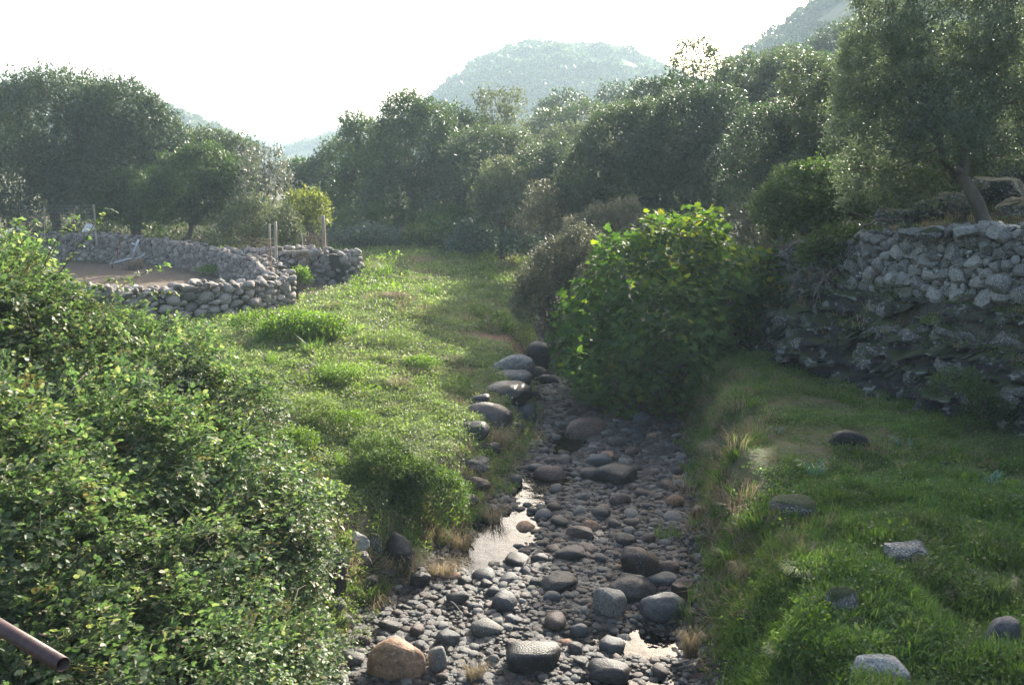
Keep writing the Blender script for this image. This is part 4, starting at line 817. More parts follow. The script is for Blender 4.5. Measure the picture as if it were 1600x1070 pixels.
for i, (u, v, w, h, c, ang, lb) in enumerate(B):
    p = hit(u, v + h * .42); sc = ppm(p[1]); g_ = 1.22 if (u < 870 and v < 700 and w > 20) else 1.08; ww = w / sc * g_; hh = h / sc * g_; rb = u > 1150
    dep = ww * rng.uniform(.6, .85); vis = max(.35 * ww, hh - dep * .28)
    me = rock_mesh('boulder', 300 + i, M[CM[c]], 4 if w > 40 else 3, .20 + .14 * ang, min(.98, ang * 1.15), 1.0, box=1.0 if ang < .35 else .8)
    o = thing('boulder' if w > 30 else 'stone', lb, 'boulder' if w > 30 else 'stone', (p[0], p[1] + dep * .30, p[2] + vis * (.24 if rb else (.5 if (u < 670 and 830 < v < 960) else .30))), 0, None, me)
    o.scale = (ww / 2, dep / 2, vis / 2 * 1.45); o.rotation_euler = (rng.normal(0, .08), rng.normal(0, .08), rng.normal(0, .25))
    LM.append((p[0], p[1], ww / 2, lb))
# cobbles: picked out singly, told apart by colour, shape and neighbour
cobm = {k: [rock_mesh('cobble', 400 + 7 * j + i, M[CM[k]], 2 if i else 3, .30, a, box=.85) for i, a in enumerate((.3, .5, .75, .85, .4))] for j, k in enumerate(('dark', 'red', 'blue', 'pale', 'tan'))}
NAMEC = {'dark': 'dark grey', 'red': 'reddish brown', 'blue': 'blue grey', 'pale': 'pale grey', 'tan': 'tan'}
used = {}
cand = []
for _ in range(9000):
    y = rng.uniform(8.0, 20.5); x = rng.uniform(XL(y) + .05, XR(y) - .02)
    cand.append((x, y))
placed = [(x, y, r) for x, y, r, _ in LM]; nst = 0
sizes = sorted(rng.lognormal(-2.5, .38, 285), reverse=True)
ci = 0
for s in sizes:
    s = float(np.clip(s, .045, .18))
    for _try in range(60):
        x, y = cand[ci % len(cand)]; ci += 1
        if rng.random() < sstep(12, 20, y) * (.5 if s > .07 else .8): continue
        if all((x - a) ** 2 + (y - b) ** 2 > (s * .95 + r * .95) ** 2 for a, b, r in placed): break
    else: continue
    placed.append((x, y, s))
    c = rng.choice(['dark', 'red', 'blue', 'pale', 'tan'], p=[.36, .27, .22, .11, .04])
    fl = rng.uniform(.45, .8); ar = rng.uniform(.7, 1)
    d = [((x - a) ** 2 + (y - b) ** 2) ** .5 - r for a, b, r, _ in LM]; k = int(np.argmin(d)); a, b, r, lmn = LM[k]
    side = ('just right of' if x > a else 'just left of') if abs(x - a) > abs(y - b) else ('just behind' if y > b else 'just in front of')
    sh = 'flat' if fl < .56 else ('rounded' if fl > .7 else 'egg shaped'); big = 'large' if s > .095 else ('mid sized' if s > .065 else 'small')
    short = lmn
    for cut in (' at the', ' in the', ' of the', ' on the', ' by the', ' behind', ' under', ' between', ' against', ' beside', ' below', ' above', ' right of', ' left of', ' near', ' wedged', ' sitting', ' standing', ' lying', ' among', ' pressed', ' half', ' just'):
        q = short.find(cut)
        if q > 8: short = short[:q]
    lb = f'{big} {sh} {NAMEC[c]} cobble {side} the {short}'
    lb = ' '.join(lb.split()[:16])
    used[lb] = used.get(lb, 0) + 1
    if used[lb] > 1: lb = ' '.join((['second', 'third', 'fourth', 'fifth', 'sixth'][min(used[lb] - 2, 4)] + ' ' + lb).split()[:16])
    me = cobm[c][int(rng.integers(5))]
    o = thing('cobble', lb, 'cobble', (x, y, Hh(x, y) + s * fl * .38), 0, 'cobbles lying in the stream bed', me)
    o.scale = (s, s * ar, s * fl); o.rotation_euler = (rng.normal(0, .18), rng.normal(0, .18), rng.uniform(0, 6.28))

# ------------------------------------------------------------------ scattered cover (nobody could count it)
def gn_scatter(name, P, sources, mat_unused=None, rot=None, scl=None, rng=None, normal_tilt=False):
    P = np.asarray(P); n = len(P); rng = rng or RNG
    me = bpy.data.meshes.new(name); me.vertices.add(n); me.vertices.foreach_set('co', P.astype(np.float32).ravel())
    if rot is None:
        rot = np.zeros((n, 3)); rot[:, 2] = rng.uniform(0, 6.28, n); rot[:, :2] = rng.normal(0, .12, (n, 2))
    a = me.attributes.new('rot', 'FLOAT_VECTOR', 'POINT'); a.data.foreach_set('vector', rot.astype(np.float32).ravel())
    scl = np.broadcast_to(np.asarray(scl if scl is not None else 1.0, float).reshape(-1, 1) if np.ndim(scl) < 2 else scl, (n, 3))
    a = me.attributes.new('scl', 'FLOAT_VECTOR', 'POINT'); a.data.foreach_set('vector', np.ascontiguousarray(scl, np.float32).ravel())
    a = me.attributes.new('pick', 'INT', 'POINT'); a.data.foreach_set('value', rng.integers(0, len(sources), n).astype(np.int32))
    c = bpy.data.collections.new(name + '_pieces')
    for i, m_ in enumerate(sources):
        c.objects.link(bpy.data.objects.new(f'{name}_piece', m_))
    ng = bpy.data.node_groups.new(name, 'GeometryNodeTree')
    ng.interface.new_socket('Geometry', in_out='INPUT', socket_type='NodeSocketGeometry'); ng.interface.new_socket('Geometry', in_out='OUTPUT', socket_type='NodeSocketGeometry')
    N = ng.nodes.new; L = ng.links.new
    gi = N('NodeGroupInput'); go = N('NodeGroupOutput'); ci = N('GeometryNodeCollectionInfo'); ci.inputs['Collection'].default_value = c
    ci.inputs['Separate Children'].default_value = True; ci.inputs['Reset Children'].default_value = True
    mp = N('GeometryNodeMeshToPoints'); ip = N('GeometryNodeInstanceOnPoints'); ip.inputs['Pick Instance'].default_value = True
    def na(nm, ty):
        q = N('GeometryNodeInputNamedAttribute'); q.data_type = ty; q.inputs['Name'].default_value = nm; return q.outputs['Attribute']
    L(gi.outputs[0], mp.inputs['Mesh']); L(mp.outputs[0], ip.inputs['Points']); L(ci.outputs[0], ip.inputs['Instance'])
    L(na('pick', 'INT'), ip.inputs['Instance Index']); L(na('scl', 'FLOAT_VECTOR'), ip.inputs['Scale'])
    er = N('FunctionNodeEulerToRotation'); L(na('rot', 'FLOAT_VECTOR'), er.inputs[0]); L(er.outputs[0], ip.inputs['Rotation'])
    L(ip.outputs[0], go.inputs[0])
    o = link(name, me); md = o.modifiers.new('scatter', 'NODES'); md.node_group = ng
    return stuff(o)
def clump(seed, n, kind, mat):
    rng = np.random.default_rng(seed)
    if kind == 'clover':
        r = .17 * np.sqrt(rng.random(n)); th = rng.uniform(0, 6.28, n)
        P = np.stack([r * np.cos(th), r * np.sin(th), rng.uniform(.0, .06, n) * (1.3 - r / .17)], -1)
        D = rand_dirs(n, rng) * np.array([1, 1, .35]); U = np.array([0, 0, 1.4]) + rng.normal(0, .5, (n, 3))
        V, Fc = scatter_tpl(P, D, U, rng.uniform(.014, .034, n), [(0, 0, 0), (.42, .5, .1), (0, 1, 0), (-.42, .5, .1)], LEAF4F); k = 4
    elif kind in ('grass', 'straw', 'asphodel', 'tuft'):
        H_ = dict(grass=(.03, .15), straw=(.12, .34), asphodel=(.22, .42), tuft=(.12, .26))[kind]; R_ = dict(grass=.13, straw=.12, asphodel=.05, tuft=.09)[kind]
        w = dict(grass=.0045, straw=.0035, asphodel=.012, tuft=.005)[kind]; ben = dict(grass=.6, straw=1.0, asphodel=.8, tuft=.9)[kind]
        r = R_ * np.sqrt(rng.random(n)); th = rng.uniform(0, 6.28, n); B0 = np.stack([r * np.cos(th), r * np.sin(th), np.zeros(n)], -1)
        h = rng.uniform(*H_, n); th2 = th + rng.normal(0, 1.0, n); o = np.stack([np.cos(th2), np.sin(th2), 0 * th], -1) * (h * ben * rng.uniform(.2, 1, n))[:, None]
        x = np.stack([-np.sin(th2), np.cos(th2), 0 * th], -1) * w
        z = np.array([0, 0, 1.0]) * h[:, None]
        sgs = [B0 - x, B0 + x, B0 + o * .25 + z * .55 - x * .8, B0 + o * .25 + z * .55 + x * .8, B0 + o * .95 + z * (.95 if kind != 'straw' else .7)]
        V = np.stack(sgs, 1).reshape(-1, 3); k = 5
        i = (np.arange(n) * 5)[:, None]; tri = np.array([[0, 1, 3], [0, 3, 2], [2, 3, 4]]); Fc = (i[:, :, None] + tri[None]).reshape(-1, 3)
    elif kind == 'weed':
        P, D0 = crown_pts([(0, 0, .04, .17, .17, .15)], n, rng, gap=-2, inner=.3); n = len(P); D = D0 + rng.normal(0, .5, (n, 3)); U = np.array([0, 0, 1.2]) + rng.normal(0, .5, (n, 3))
        V, Fc = scatter_tpl(P, D, U, rng.uniform(.025, .05, n), LEAF4, LEAF4F); k = 4
    elif kind == 'sprig':                                # bramble: leaves of three on an arching stem
        m = 7; t = np.linspace(.1, 1, m); st = np.stack([.20 * t, 0 * t, .06 * np.sin(t * 2.2)], -1) + rng.normal(0, .012, (m, 3))
        Ps, Ds, Us, Ss = [], [], [], []
        for q in range(m):
            a = rng.uniform(-1.2, 1.2) + (q % 2) * 3.1; d = np.array([.45 + .2 * rng.normal(), math.sin(a), .25 * rng.normal()]); d /= np.linalg.norm(d)
            p = st[q] + d * .03
            for sg in (0, 1, -1):
                dd = d * (1 if sg == 0 else .35) + np.array([-d[1], d[0], 0]) * sg
                Ps.append(p); Ds.append(dd + rng.normal(0, .15, 3)); Us.append(np.array([0, 0, 1.0]) + rng.normal(0, .35, 3)); Ss.append(rng.uniform(.022, .050) * (1.1 if sg == 0 else .9))
        V, Fc = scatter_tpl(np.array(Ps), np.array(Ds), np.array(Us), np.array(Ss), OVAL, OVALF); k = 7; n = len(Ps)
    return mk_mesh(kind + '_piece', V, Fc, mat, False, {'rnd': np.repeat(rng.random(len(V) // k), k)})
def slope_rot(x, y, rng, amt=.8, j=.12):
    e = .08; dx = (height(x + e, y) - height(x - e, y)) / (2 * e); dy = (height(x, y + e) - height(x, y - e)) / (2 * e)
    return np.stack([np.clip(np.arctan(dy) * amt, -1.1, 1.1) + rng.normal(0, j, len(x)), np.clip(-np.arctan(dx) * amt, -1.1, 1.1) + rng.normal(0, j, len(x)), rng.uniform(0, 6.28, len(x))], -1)
def field(n, xr, yr, dens, rng, ypow=1.0):
    """random ground points; more of them near the viewer; dens(x, y) in 0..1"""
    u = rng.random(n); y = yr[0] * (yr[1] / yr[0]) ** (u ** ypow); x = rng.uniform(0, 1, n); hx = .62 * y + 1.5
    x = np.maximum(-hx, xr[0]) + x * (np.minimum(hx, xr[1]) - np.maximum(-hx, xr[0])); k = rng.random(n) < dens(x, y); return x[k], y[k]
rng = np.random.default_rng(51)
in_bed = lambda x, y, m=0: (x > XL(y) + m) & (x < XR(y) - m) & (y < 40)
def d_left(x, y):
    d = sstep(-.1, .3, XL(y) - x) * (corral_in(x, y) > 1.12) * (y < 41)
    red = np.exp(-(((x - .0) / 1.3) ** 2 + ((y - 22.6) / .5) ** 2)) + np.exp(-(((x + .6) / .9) ** 2 + ((y - 18.6) / .3) ** 2))
    return d * (1 - np.clip(red * 1.4, 0, .95)) * (.45 + .55 * sstep(-.35, .1, fb2(x, y, .9, 3, 77)))
x, y = field(34000, (-14, 3), (7, 42), d_left, rng, .8)
sc_ = np.interp(y, [7, 14, 25, 42], [.9, 1.1, 1.7, 2.6]) * rng.uniform(.7, 1.4, len(x))
gn_scatter('meadow_ground_cover', np.stack([x, y, height(x, y) + .0], -1), [clump(i, 70, 'clover', M['clover']) for i in range(6)], rot=slope_rot(x, y, rng), scl=np.stack([sc_, sc_, sc_ * rng.uniform(.6, 1.6, len(x))], -1), rng=rng)
x, y = field(9000, (-14, 3), (7, 42), lambda x, y: d_left(x, y) * sstep(-.05, .3, fb2(x, y, .55, 3, 88)), rng, .8)
sc_ = np.interp(y, [7, 14, 25, 42], [.7, .9, 1.3, 2.0]) * rng.uniform(.6, 1.3, len(x))
gn_scatter('meadow_weeds', np.stack([x, y, height(x, y) - .02], -1), [clump(20 + i, 110, 'weed', M['clover']) for i in range(4)], rot=slope_rot(x, y, rng), scl=np.stack([sc_, sc_, sc_ * .8], -1), rng=rng)
x, y = field(14000, (-14, 3), (7, 43), lambda x, y: d_left(x, y) * sstep(-.02, .25, fb2(x, y, .45, 3, 99)) * (.35 + .65 * sstep(16, 24, y)), rng, .9)
sc_ = np.interp(y, [7, 14, 25, 42], [.5, .6, .9, 1.5]) * rng.uniform(.6, 1.3, len(x))
gn_scatter('meadow_dry_grass', np.stack([x, y, height(x, y) - .01], -1), [clump(30 + i, 40, 'straw', M['straw']) for i in range(4)], rot=slope_rot(x, y, rng), scl=sc_, rng=rng)
x, y = field(900, (-12, 2.5), (8.5, 40), lambda x, y: d_left(x, y) * sstep(-.1, .3, fb2(x, y, .6, 3, 123)), rng, .8)
sc_ = np.interp(y, [7, 14, 25, 42], [.9, 1.3, 2.0, 3.0]) * rng.uniform(.6, 1.4, len(x))
gn_scatter('meadow_tall_weeds', np.stack([x, y, height(x, y) - .03], -1), [clump(26, 160, 'weed', M['lentisk']), clump(27, 160, 'weed', M['lush']), clump(28, 120, 'weed', M['clover']), clump(29, 70, 'tuft', M['grass'])], rot=slope_rot(x, y, rng), scl=np.stack([sc_, sc_, sc_ * .95], -1), rng=rng)
# right bank and terrace
def d_right(x, y):
    hollow = np.exp(-(((x - 3.25) / .5) ** 2 + ((y - 9.2) / .25) ** 2)); bare = sstep(.02, .25, fb2(x, y, 1.0, 3, 55)) * (.45 + .4 * sstep(9.5, 11, y))
    return sstep(.05, .35, x - XR(y)) * (x < XW(y) + .25) * (1 - hollow) * (1 - bare)
x, y = field(24000, (1, 12), (5, 21), d_right, rng, .75)
sc_ = np.interp(y, [5, 9, 12, 21], [.95, 1.0, .75, 1.1]) * rng.uniform(.6, 1.35, len(x)) * np.where(y > 10, .8, 1)
gn_scatter('bank_grass', np.stack([x, y, height(x, y) - .01], -1), [clump(40 + i, 42, 'grass', M['grass']) for i in range(6)], rot=slope_rot(x, y, rng, .6), scl=np.stack([sc_, sc_, sc_ * np.where(y > 10.5, .45, .72)], -1), rng=rng)
x, y = field(13000, (1, 12), (5, 21), lambda x, y: d_right(x, y) * (.35 + .65 * sstep(-.1, .25, fb2(x, y, .9, 3, 66))), rng, .75)
sc_ = np.interp(y, [5, 9, 12, 21], [.9, .9, .8, 1.3]) * rng.uniform(.7, 1.4, len(x))
gn_scatter('bank_ground_cover', np.stack([x, y, height(x, y) + .01], -1), [clump(50 + i, 60, 'clover', M['grass']) for i in range(5)], rot=slope_rot(x, y, rng), scl=np.stack([sc_, sc_, sc_ * 1.5], -1), rng=rng)
x, y = field(3000, (1, 12), (5, 21), lambda x, y: d_right(x, y) * sstep(.0, .3, fb2(x, y, 1.1, 3, 67)), rng, .75)
sc_ = np.interp(y, [5, 9, 12, 21], [.55, .6, .6, .9]) * rng.uniform(.6, 1.5, len(x))
gn_scatter('bank_weeds', np.stack([x, y, height(x, y) - .02], -1), [clump(55 + i, 70, 'weed', M['bramble'] if i else M['lush']) for i in range(3)], rot=slope_rot(x, y, rng), scl=np.stack([sc_, sc_, sc_ * .8], -1), rng=rng)
x, y = field(2600, (1, 12), (5, 21), lambda x, y: d_right(x, y) * sstep(.0, .3, fb2(x, y, .7, 3, 68)), rng, .75)
gn_scatter('bank_straw', np.stack([x, y, height(x, y) - .01], -1), [clump(58 + i, 26, 'straw', M['straw']) for i in range(2)], rot=slope_rot(x, y, rng, .6, .3), scl=rng.uniform(.3, .8, len(x)), rng=rng)
x, y = field(1500, (1, 12), (5, 12.5), lambda x, y: d_right(x, y) * sstep(-.1, .25, fb2(x, y, 1.3, 3, 69)), rng, .9)
sc_ = rng.uniform(.45, 1.1, len(x)) * np.interp(y, [5, 9, 12.5], [1, .95, .5])
gn_scatter('bank_tufts', np.stack([x, y, height(x, y) - .02], -1), [clump(62 + i, 60, 'tuft', M['grass']) for i in range(3)] + [clump(66, 90, 'weed', M['lush']), clump(67, 60, 'weed', M['clover'])], rot=slope_rot(x, y, rng), scl=sc_, rng=rng)
# dry grass hanging over both banks and the weeds at the water side
x, y = field(9000, (-2.6, 4.5), (7, 20), lambda x, y: np.maximum(np.exp(-((x - XL(y) + .25) / .22) ** 2) * sstep(-.1, .3, fb2(x, y, .7, 2, 5)), .9 * np.exp(-((x - XR(y) - .55) / .4) ** 2) * sstep(-.1, .25, fb2(x, y, .8, 2, 6))), rng, .8)
r_ = slope_rot(x, y, rng, .6, .3)
gn_scatter('bank_dry_grass', np.stack([x, y, height(x, y) - .02], -1), [clump(60 + i, 36, 'straw', M['straw']) for i in range(3)] + [clump(63 + i, 50, 'tuft', M['grass']) for i in range(2)], rot=r_, scl=rng.uniform(.5, 1.25, len(x)), rng=rng)
# wall-top and hillside grass, moss and weeds, brushwood floor under the trees
x = rng.uniform(4.5, 13, 7000); y = rng.uniform(9, 24, 7000); d = x - XW(y); k = (d > .0) & (rng.random(7000) < np.where(d < 1.0, .8, .55)) & (fb2(x, y, 1.1, 3, 44) > -.14); x, y = x[k], y[k]
zz = np.where(x - XW(y) < 1.0, 1.35 + np.interp(x - XW(y), [0, .22, .48, .66, 1.0], [.25, .98, 1.1, 1.62, 1.78]), height(x, y))
gn_scatter('rock_step_weeds', np.stack([x, y, zz], -1), [clump(70, 60, 'clover', M['oak']), clump(71, 26, 'straw', M['straw']), clump(72, 60, 'weed', M['lentisk']), clump(73, 60, 'clover', M['grass'])], scl=rng.uniform(.5, 1.2, len(x)), rng=rng)
x = rng.uniform(-25, 38, 17000); y = rng.uniform(19, 85, 17000); d = np.where(y < 40, x - XW(y), 3); k = (d > .8) & ((y > 38.5) | (x > 0)) & (fb2(x, y, .25, 2, 4) > -.2); x, y = x[k], y[k]
gn_scatter('slope_undergrowth', np.stack([x, y, height(x, y)], -1), [clump(80, 70, 'weed', M['olive_dark']), clump(81, 70, 'weed', M['oak']), clump(82, 40, 'straw', M['brush'])], scl=rng.uniform(1.5, 4.8, len(x)), rng=rng)
x = rng.uniform(-60, -8, 5000); y = rng.uniform(29, 80, 5000); k = (corral_in(x, y) > 1.25) & (fb2(x, y, .3, 2, 4) > 0); x, y = x[k], y[k]
gn_scatter('undergrowth_left', np.stack([x, y, height(x, y)], -1), [clump(83, 60, 'weed', M['oak']), clump(84, 40, 'straw', M['straw'])], scl=rng.uniform(.8, 2.4, len(x)), rng=rng)
# pebbles of the bed
y = 7.2 * (22 / 7.2) ** rng.random(42000); x = XL(y) - .15 + rng.random(42000) * (XR(y) - XL(y) + .35); z = height(x, y)
k = z > -.06; k &= (z > .03) | (rng.random(len(z)) < .45); x, y, z = x[k], y[k], z[k]
ps = np.clip(rng.lognormal(-3.8, .6, len(x)), .007, .075) * np.interp(y, [7, 12, 20], [.95, 1.1, 1.5])
pm = [rock_mesh('pebble', 500 + 9 * j + i, M[mt], 2, .3, .35 + .35 * i, box=.8) for j, mt in enumerate(['st_dark', 'st_red', 'st_dark', 'st_blue', 'st_dark', 'st_pale']) for i in range(2)]
S3 = np.stack([ps, ps * rng.uniform(.65, 1, len(ps)), ps * rng.uniform(.4, .75, len(ps))], -1)
gn_scatter('pebbles', np.stack([x, y, z + ps * .05], -1), pm, scl=S3, rng=rng)
# scrub dotted over the far hills
allP = np.concatenate([p for p, _ in HILL_PTS]); allS = np.concatenate([s for _, s in HILL_PTS])
bush = []
for i in range(4):
    P_, D_ = crown_pts([(0, 0, .5, 1, 1, .8)], 150, np.random.default_rng(i), gap=-2, low=-.4); V, Fc = scatter_tpl(P_, D_ + rand_dirs(len(P_), rng), D_ + np.array([0, 0, .5]), rng.uniform(.35, .7, len(P_)), LEAF4, LEAF4F)
    bush.append(mk_mesh('scrub_piece', V, Fc, M['olive_dark'], False, {'rnd': np.repeat(rng.random(len(P_)), 4)}))
gn_scatter('far_scrub', allP, bush, scl=allS, rng=rng)

# ------------------------------------------------------------------ the fig
rng = np.random.default_rng(61)
FIGLEAF = [(0, 0, 0), (.30, .05, .03), (.50, .38, .0), (.27, .42, .05), (.34, .82, -.02), (.12, .62, .06), (0, 1.05, -.06), (-.12, .62, .06), (-.34, .82, -.02), (-.27, .42, .05), (-.50, .38, .0), (-.30, .05, .03), (0, .4, -.03)]
FIGF = [(i, (i + 1) % 12, 12) for i in range(12)]
Yf = 19.0; sc = ppm(Yf); org = np.array([2.35, 19.3, Hh(2.35, 19.3)])
fb = [(1060, 400, 78, 62, .2), (985, 440, 76, 66, -.3), (1110, 450, 82, 76, 0), (930, 500, 62, 62, -.2), (1040, 510, 95, 80, -1.2), (1165, 500, 52, 70, .3), (950, 575, 72, 62, -.6), (1060, 590, 86, 64, -1.3), (1130, 560, 70, 62, -.4), (905, 560, 42, 46, .4), (1025, 375, 46, 40, .4), (1090, 360, 46, 34, .5), (945, 395, 26, 34, .3), (1205, 450, 38, 28, .6), (1080, 640, 46, 36, -1.5), (1150, 430, 50, 40, .6), (1205, 500, 42, 60, .4), (1222, 445, 42, 36, .1), (1185, 430, 44, 36, .2), (1240, 490, 30, 40, .3), (1120, 620, 60, 50, -.8), (980, 620, 60, 40, -.9), (890, 520, 34, 50, .2), (1180, 560, 40, 46, .3)]
Lf = []
for b in fb:
    p = at(b[0], b[1], Yf + b[4]) - org; Lf.append((*p, b[2] / sc * .92, b[2] / sc * 1.0, b[3] / sc * .92))
t = thing('fig_bush', 'broad round fig bush with top leaves tinted yellow for sunlight overhanging the stream', 'bush', org)
P, D = crown_pts(Lf, 1700, rng, gap=-.35, shell=.11, inner=.25, low=-.8, dis=.16)
per = 6; ns = len(P)
ax = D * .7 + np.array([0, 0, .55]) + rng.normal(0, .25, (ns, 3)); ax /= np.linalg.norm(ax, axis=1)[:, None]
th = np.tile(np.arange(per) * 2.4, ns) + np.repeat(rng.uniform(0, 6.28, ns), per); A_ = np.repeat(ax, per, 0)
s1 = np.cross(A_, np.array([0.1, .2, 1])); s1 /= np.linalg.norm(s1, axis=1)[:, None]; s2 = np.cross(A_, s1)
rd = np.cos(th)[:, None] * s1 + np.sin(th)[:, None] * s2
Q = np.repeat(P, per, 0) + A_ * np.tile(np.linspace(-.10, .14, per), ns)[:, None] + rd * .07
LD = rd * .9 + A_ * np.tile(np.linspace(.0, .9, per), ns)[:, None] + np.array([0, 0, -.18]) + rng.normal(0, .18, (ns * per, 3))
LU = A_ * 1.2 + np.array([0, 0, .5]) + rng.normal(0, .25, (ns * per, 3)); LS = rng.uniform(.09, .225, ns * per)
yel_lit = (rng.random(ns * per) < (.03 + .34 * sstep(1.9, 3.5, Q[:, 2]) * sstep(-.6, .9, Q[:, 0])))  # sunlight on the top right painted as yellower leaves, a few strays elsewhere
camd = np.array([0, 0, CZ]) - org; near = np.linalg.norm(Q - camd, axis=1) - 1.2 * (Q * (D.repeat(per, 0))).sum(1) * .3
order = np.argsort(near); top = np.zeros(len(Q), bool); top[order[:900:3]] = True
X_, D_, N_ = basis(LD, LU)
fl_me = {}
for kx in (0, 1):
    for jj in range(3):
        fl_me[(kx, jj)] = mk_mesh('leaf', np.array(FIGLEAF) * np.array([1, 1, 1 + jj * .8]), np.array(FIGF), M['fig_yellow_lit' if kx else 'fig'], False, {'rnd': np.full(13, .15 + .35 * jj)})
for i in np.nonzero(top)[0]:
    o = bpy.data.objects.new('leaf', fl_me[(int(yel_lit[i]), int(rng.integers(3)))]); COL.objects.link(o); o.parent = t
    R = Matrix(((X_[i][0], D_[i][0], N_[i][0]), (X_[i][1], D_[i][1], N_[i][1]), (X_[i][2], D_[i][2], N_[i][2]))).to_4x4()
    o.matrix_local = Matrix.Translation(Vector(Q[i])) @ R @ Matrix.Scale(float(LS[i]), 4)
for flag, nm, mt in ((False, 'green_foliage', 'fig'), (True, 'yellow_lit_foliage', 'fig_yellow_lit')):
    k = (~top) & (yel_lit == flag); V, Fc = scatter_tpl(Q[k], LD[k], LU[k], LS[k], FIGLEAF, FIGF)
    stuff(link(nm, mk_mesh(nm, V, Fc, M[mt], False, {'rnd': np.repeat(rng.random(k.sum()), 13)}), t))
for j, (sx, sy) in enumerate([(0, 0), (.3, .2), (-.35, .1), (.15, -.3), (-.1, .35)]):
    tg = [np.array(Lf[q][:3]) for q in range(j, len(Lf), 5)]
    link('stem', limbs((sx, sy, -.1), tg, .075, rng, flat_mat('fig_bark', (.14, .13, .12), (.28, .26, .24), 6) if j == 0 else bpy.data.materials['fig_bark'], 'stem', .4, .35, 3), t)

# ------------------------------------------------------------------ the bramble in the left foreground
rng = np.random.default_rng(71)
bb = [(-10, 455, 9.6, .62, .5), (-150, 560, 8.6, 1.5, 1.15), (75, 530, 9.4, .6, .42), (120, 630, 8.8, .95, .8), (240, 590, 9.4, .72, .5), (330, 660, 9.2, .62, .45), (100, 780, 7.6, 1.15, 1.0), (260, 760, 8.2, .95, .8),
      (370, 760, 8.6, .62, .6), (390, 850, 8.2, .50, .55), (330, 900, 7.6, .75, .75), (200, 940, 7.0, .95, .9), (420, 930, 7.9, .38, .5), (415, 1010, 7.5, .42, .5), (380, 1040, 7.0, .6, .6), (60, 950, 6.4, 1.0, 1.0), (-120, 850, 6.6, 1.5, 1.4), (240, 1080, 6.2, .9, .8), (60, 1120, 5.6, .9, .9), (440, 870, 8.3, .22, .3), (450, 800, 8.7, .2, .22), (480, 1045, 7.6, .2, .2)]
Lb = [(*at(u, v, Yb), r, r, rz) for u, v, Yb, r, rz in bb]
org = np.array([-3.2, 8.2, Hh(-3.2, 8.2)]); t = thing('bramble_thicket', 'big bramble thicket with small shiny leaves filling the left foreground', 'bramble', org)
for _ in range(34):
    i_ = int(rng.integers(len(bb))); c_ = np.array(Lb[i_][:3]); d_ = rand_dirs(1, rng)[0]; d_[1] = -abs(d_[1]); d_[2] = abs(d_[2]) * .8; q_ = c_ + d_ * np.array(Lb[i_][3:6]) * .92; r_ = rng.uniform(.16, .34); Lb.append((*q_, r_, r_, r_ * .9))
P, D = crown_pts(Lb, 23000, rng, gap=-.08, shell=.11, inner=.25, low=-.6, dis=.40)
vis = (P[:, 1] < 13) & (P[:, 2] > 0.0); P, D = P[vis], D[vis]
az = np.arctan2(D[:, 1], D[:, 0]) + rng.normal(0, .8, len(P)); el = np.clip(D[:, 2], -.3, 1) * .9 + rng.normal(0, .35, len(P)) - .25
rot = np.stack([rng.normal(0, .35, len(P)), -el, az], -1)
spr = [clump(90 + i, 0, 'sprig', M['bramble']) for i in range(9)] + [clump(99, 0, 'sprig', M['bramble_red'])]
fo = gn_scatter('foliage', P - org, spr, rot=rot, scl=rng.uniform(.5, 1.35, len(P)), rng=rng)
pick = np.array([int(a.value) for a in fo.data.attributes['pick'].data]); pick[(pick == 9) & (rng.random(len(pick)) < .6)] = 2
fo.data.attributes['pick'].data.foreach_set('value', pick.astype(np.int32)); fo.parent = t
# leaves picked out singly, nearest the viewer
P2, D2 = crown_pts([b for b in Lb if b[1] < 8.8], 2600, rng, gap=-.5, shell=.03, inner=0, low=-.5)
tow = np.array([0, 0, CZ]) - P2; tow /= np.linalg.norm(tow, axis=1)[:, None]; k = (D2 * tow).sum(1) > .35; P2, D2, tow = P2[k], D2[k], tow[k]
ln = [mk_mesh('leaf', np.array(OVAL) * np.array([1, 1, s_]), np.array(OVALF), M['bramble'], False, {'rnd': np.full(7, r_)}) for s_, r_ in ((1, .2), (1.6, .5), (.6, .8))]
for i in range(min(300, len(P2))):
    o = bpy.data.objects.new('leaf', ln[i % 3]); COL.objects.link(o); o.parent = t
    o.location = Vector(P2[i] + D2[i] * .05 - org); s_ = rng.uniform(.05, .075); o.scale = (s_, s_, s_)
    o.rotation_euler = (rng.normal(.1, .45), rng.normal(0, .45), rng.uniform(0, 6.28))
# canes
for (p0, p1, dY, r_) in [((40, 700), (105, 640), 7.6, .008), ((190, 800), (245, 870), 6.9, .012), ((240, 870), (262, 930), 6.6, .010), ((110, 930), (235, 890), 6.2, .007), ((302, 720), (335, 690), 8.1, .009), ((250, 620), (285, 700), 8.6, .006),
                           ((70, 410), (115, 345), 8.9, .006), ((60, 990), (110, 1000), 5.2, .006), ((175, 420), (190, 365), 9.0, .005), ((60, 500), (30, 640), 8.5, .008), ((330, 560), (395, 620), 9.2, .006)]:
    a = at(*p0, dY) - org; b = at(*p1, dY) - org
    A = Acc(); A.add(*tube(wiggle(a, b, 7, .02, rng, .04), np.linspace(r_, r_ * .6, 7), 5)); link('cane', A.mesh('cane', M['redtwig'] if r_ < .007 else M['twig']), t)
q_, dq = crown_pts(Lb, 300, rng, gap=-.5, shell=.03, inner=0, low=-.2); tw = np.array([0, 0, CZ]) - q_; tw /= np.linalg.norm(tw, axis=1)[:, None]
kk = np.nonzero((dq * tw).sum(1) > .25)[0][:46]
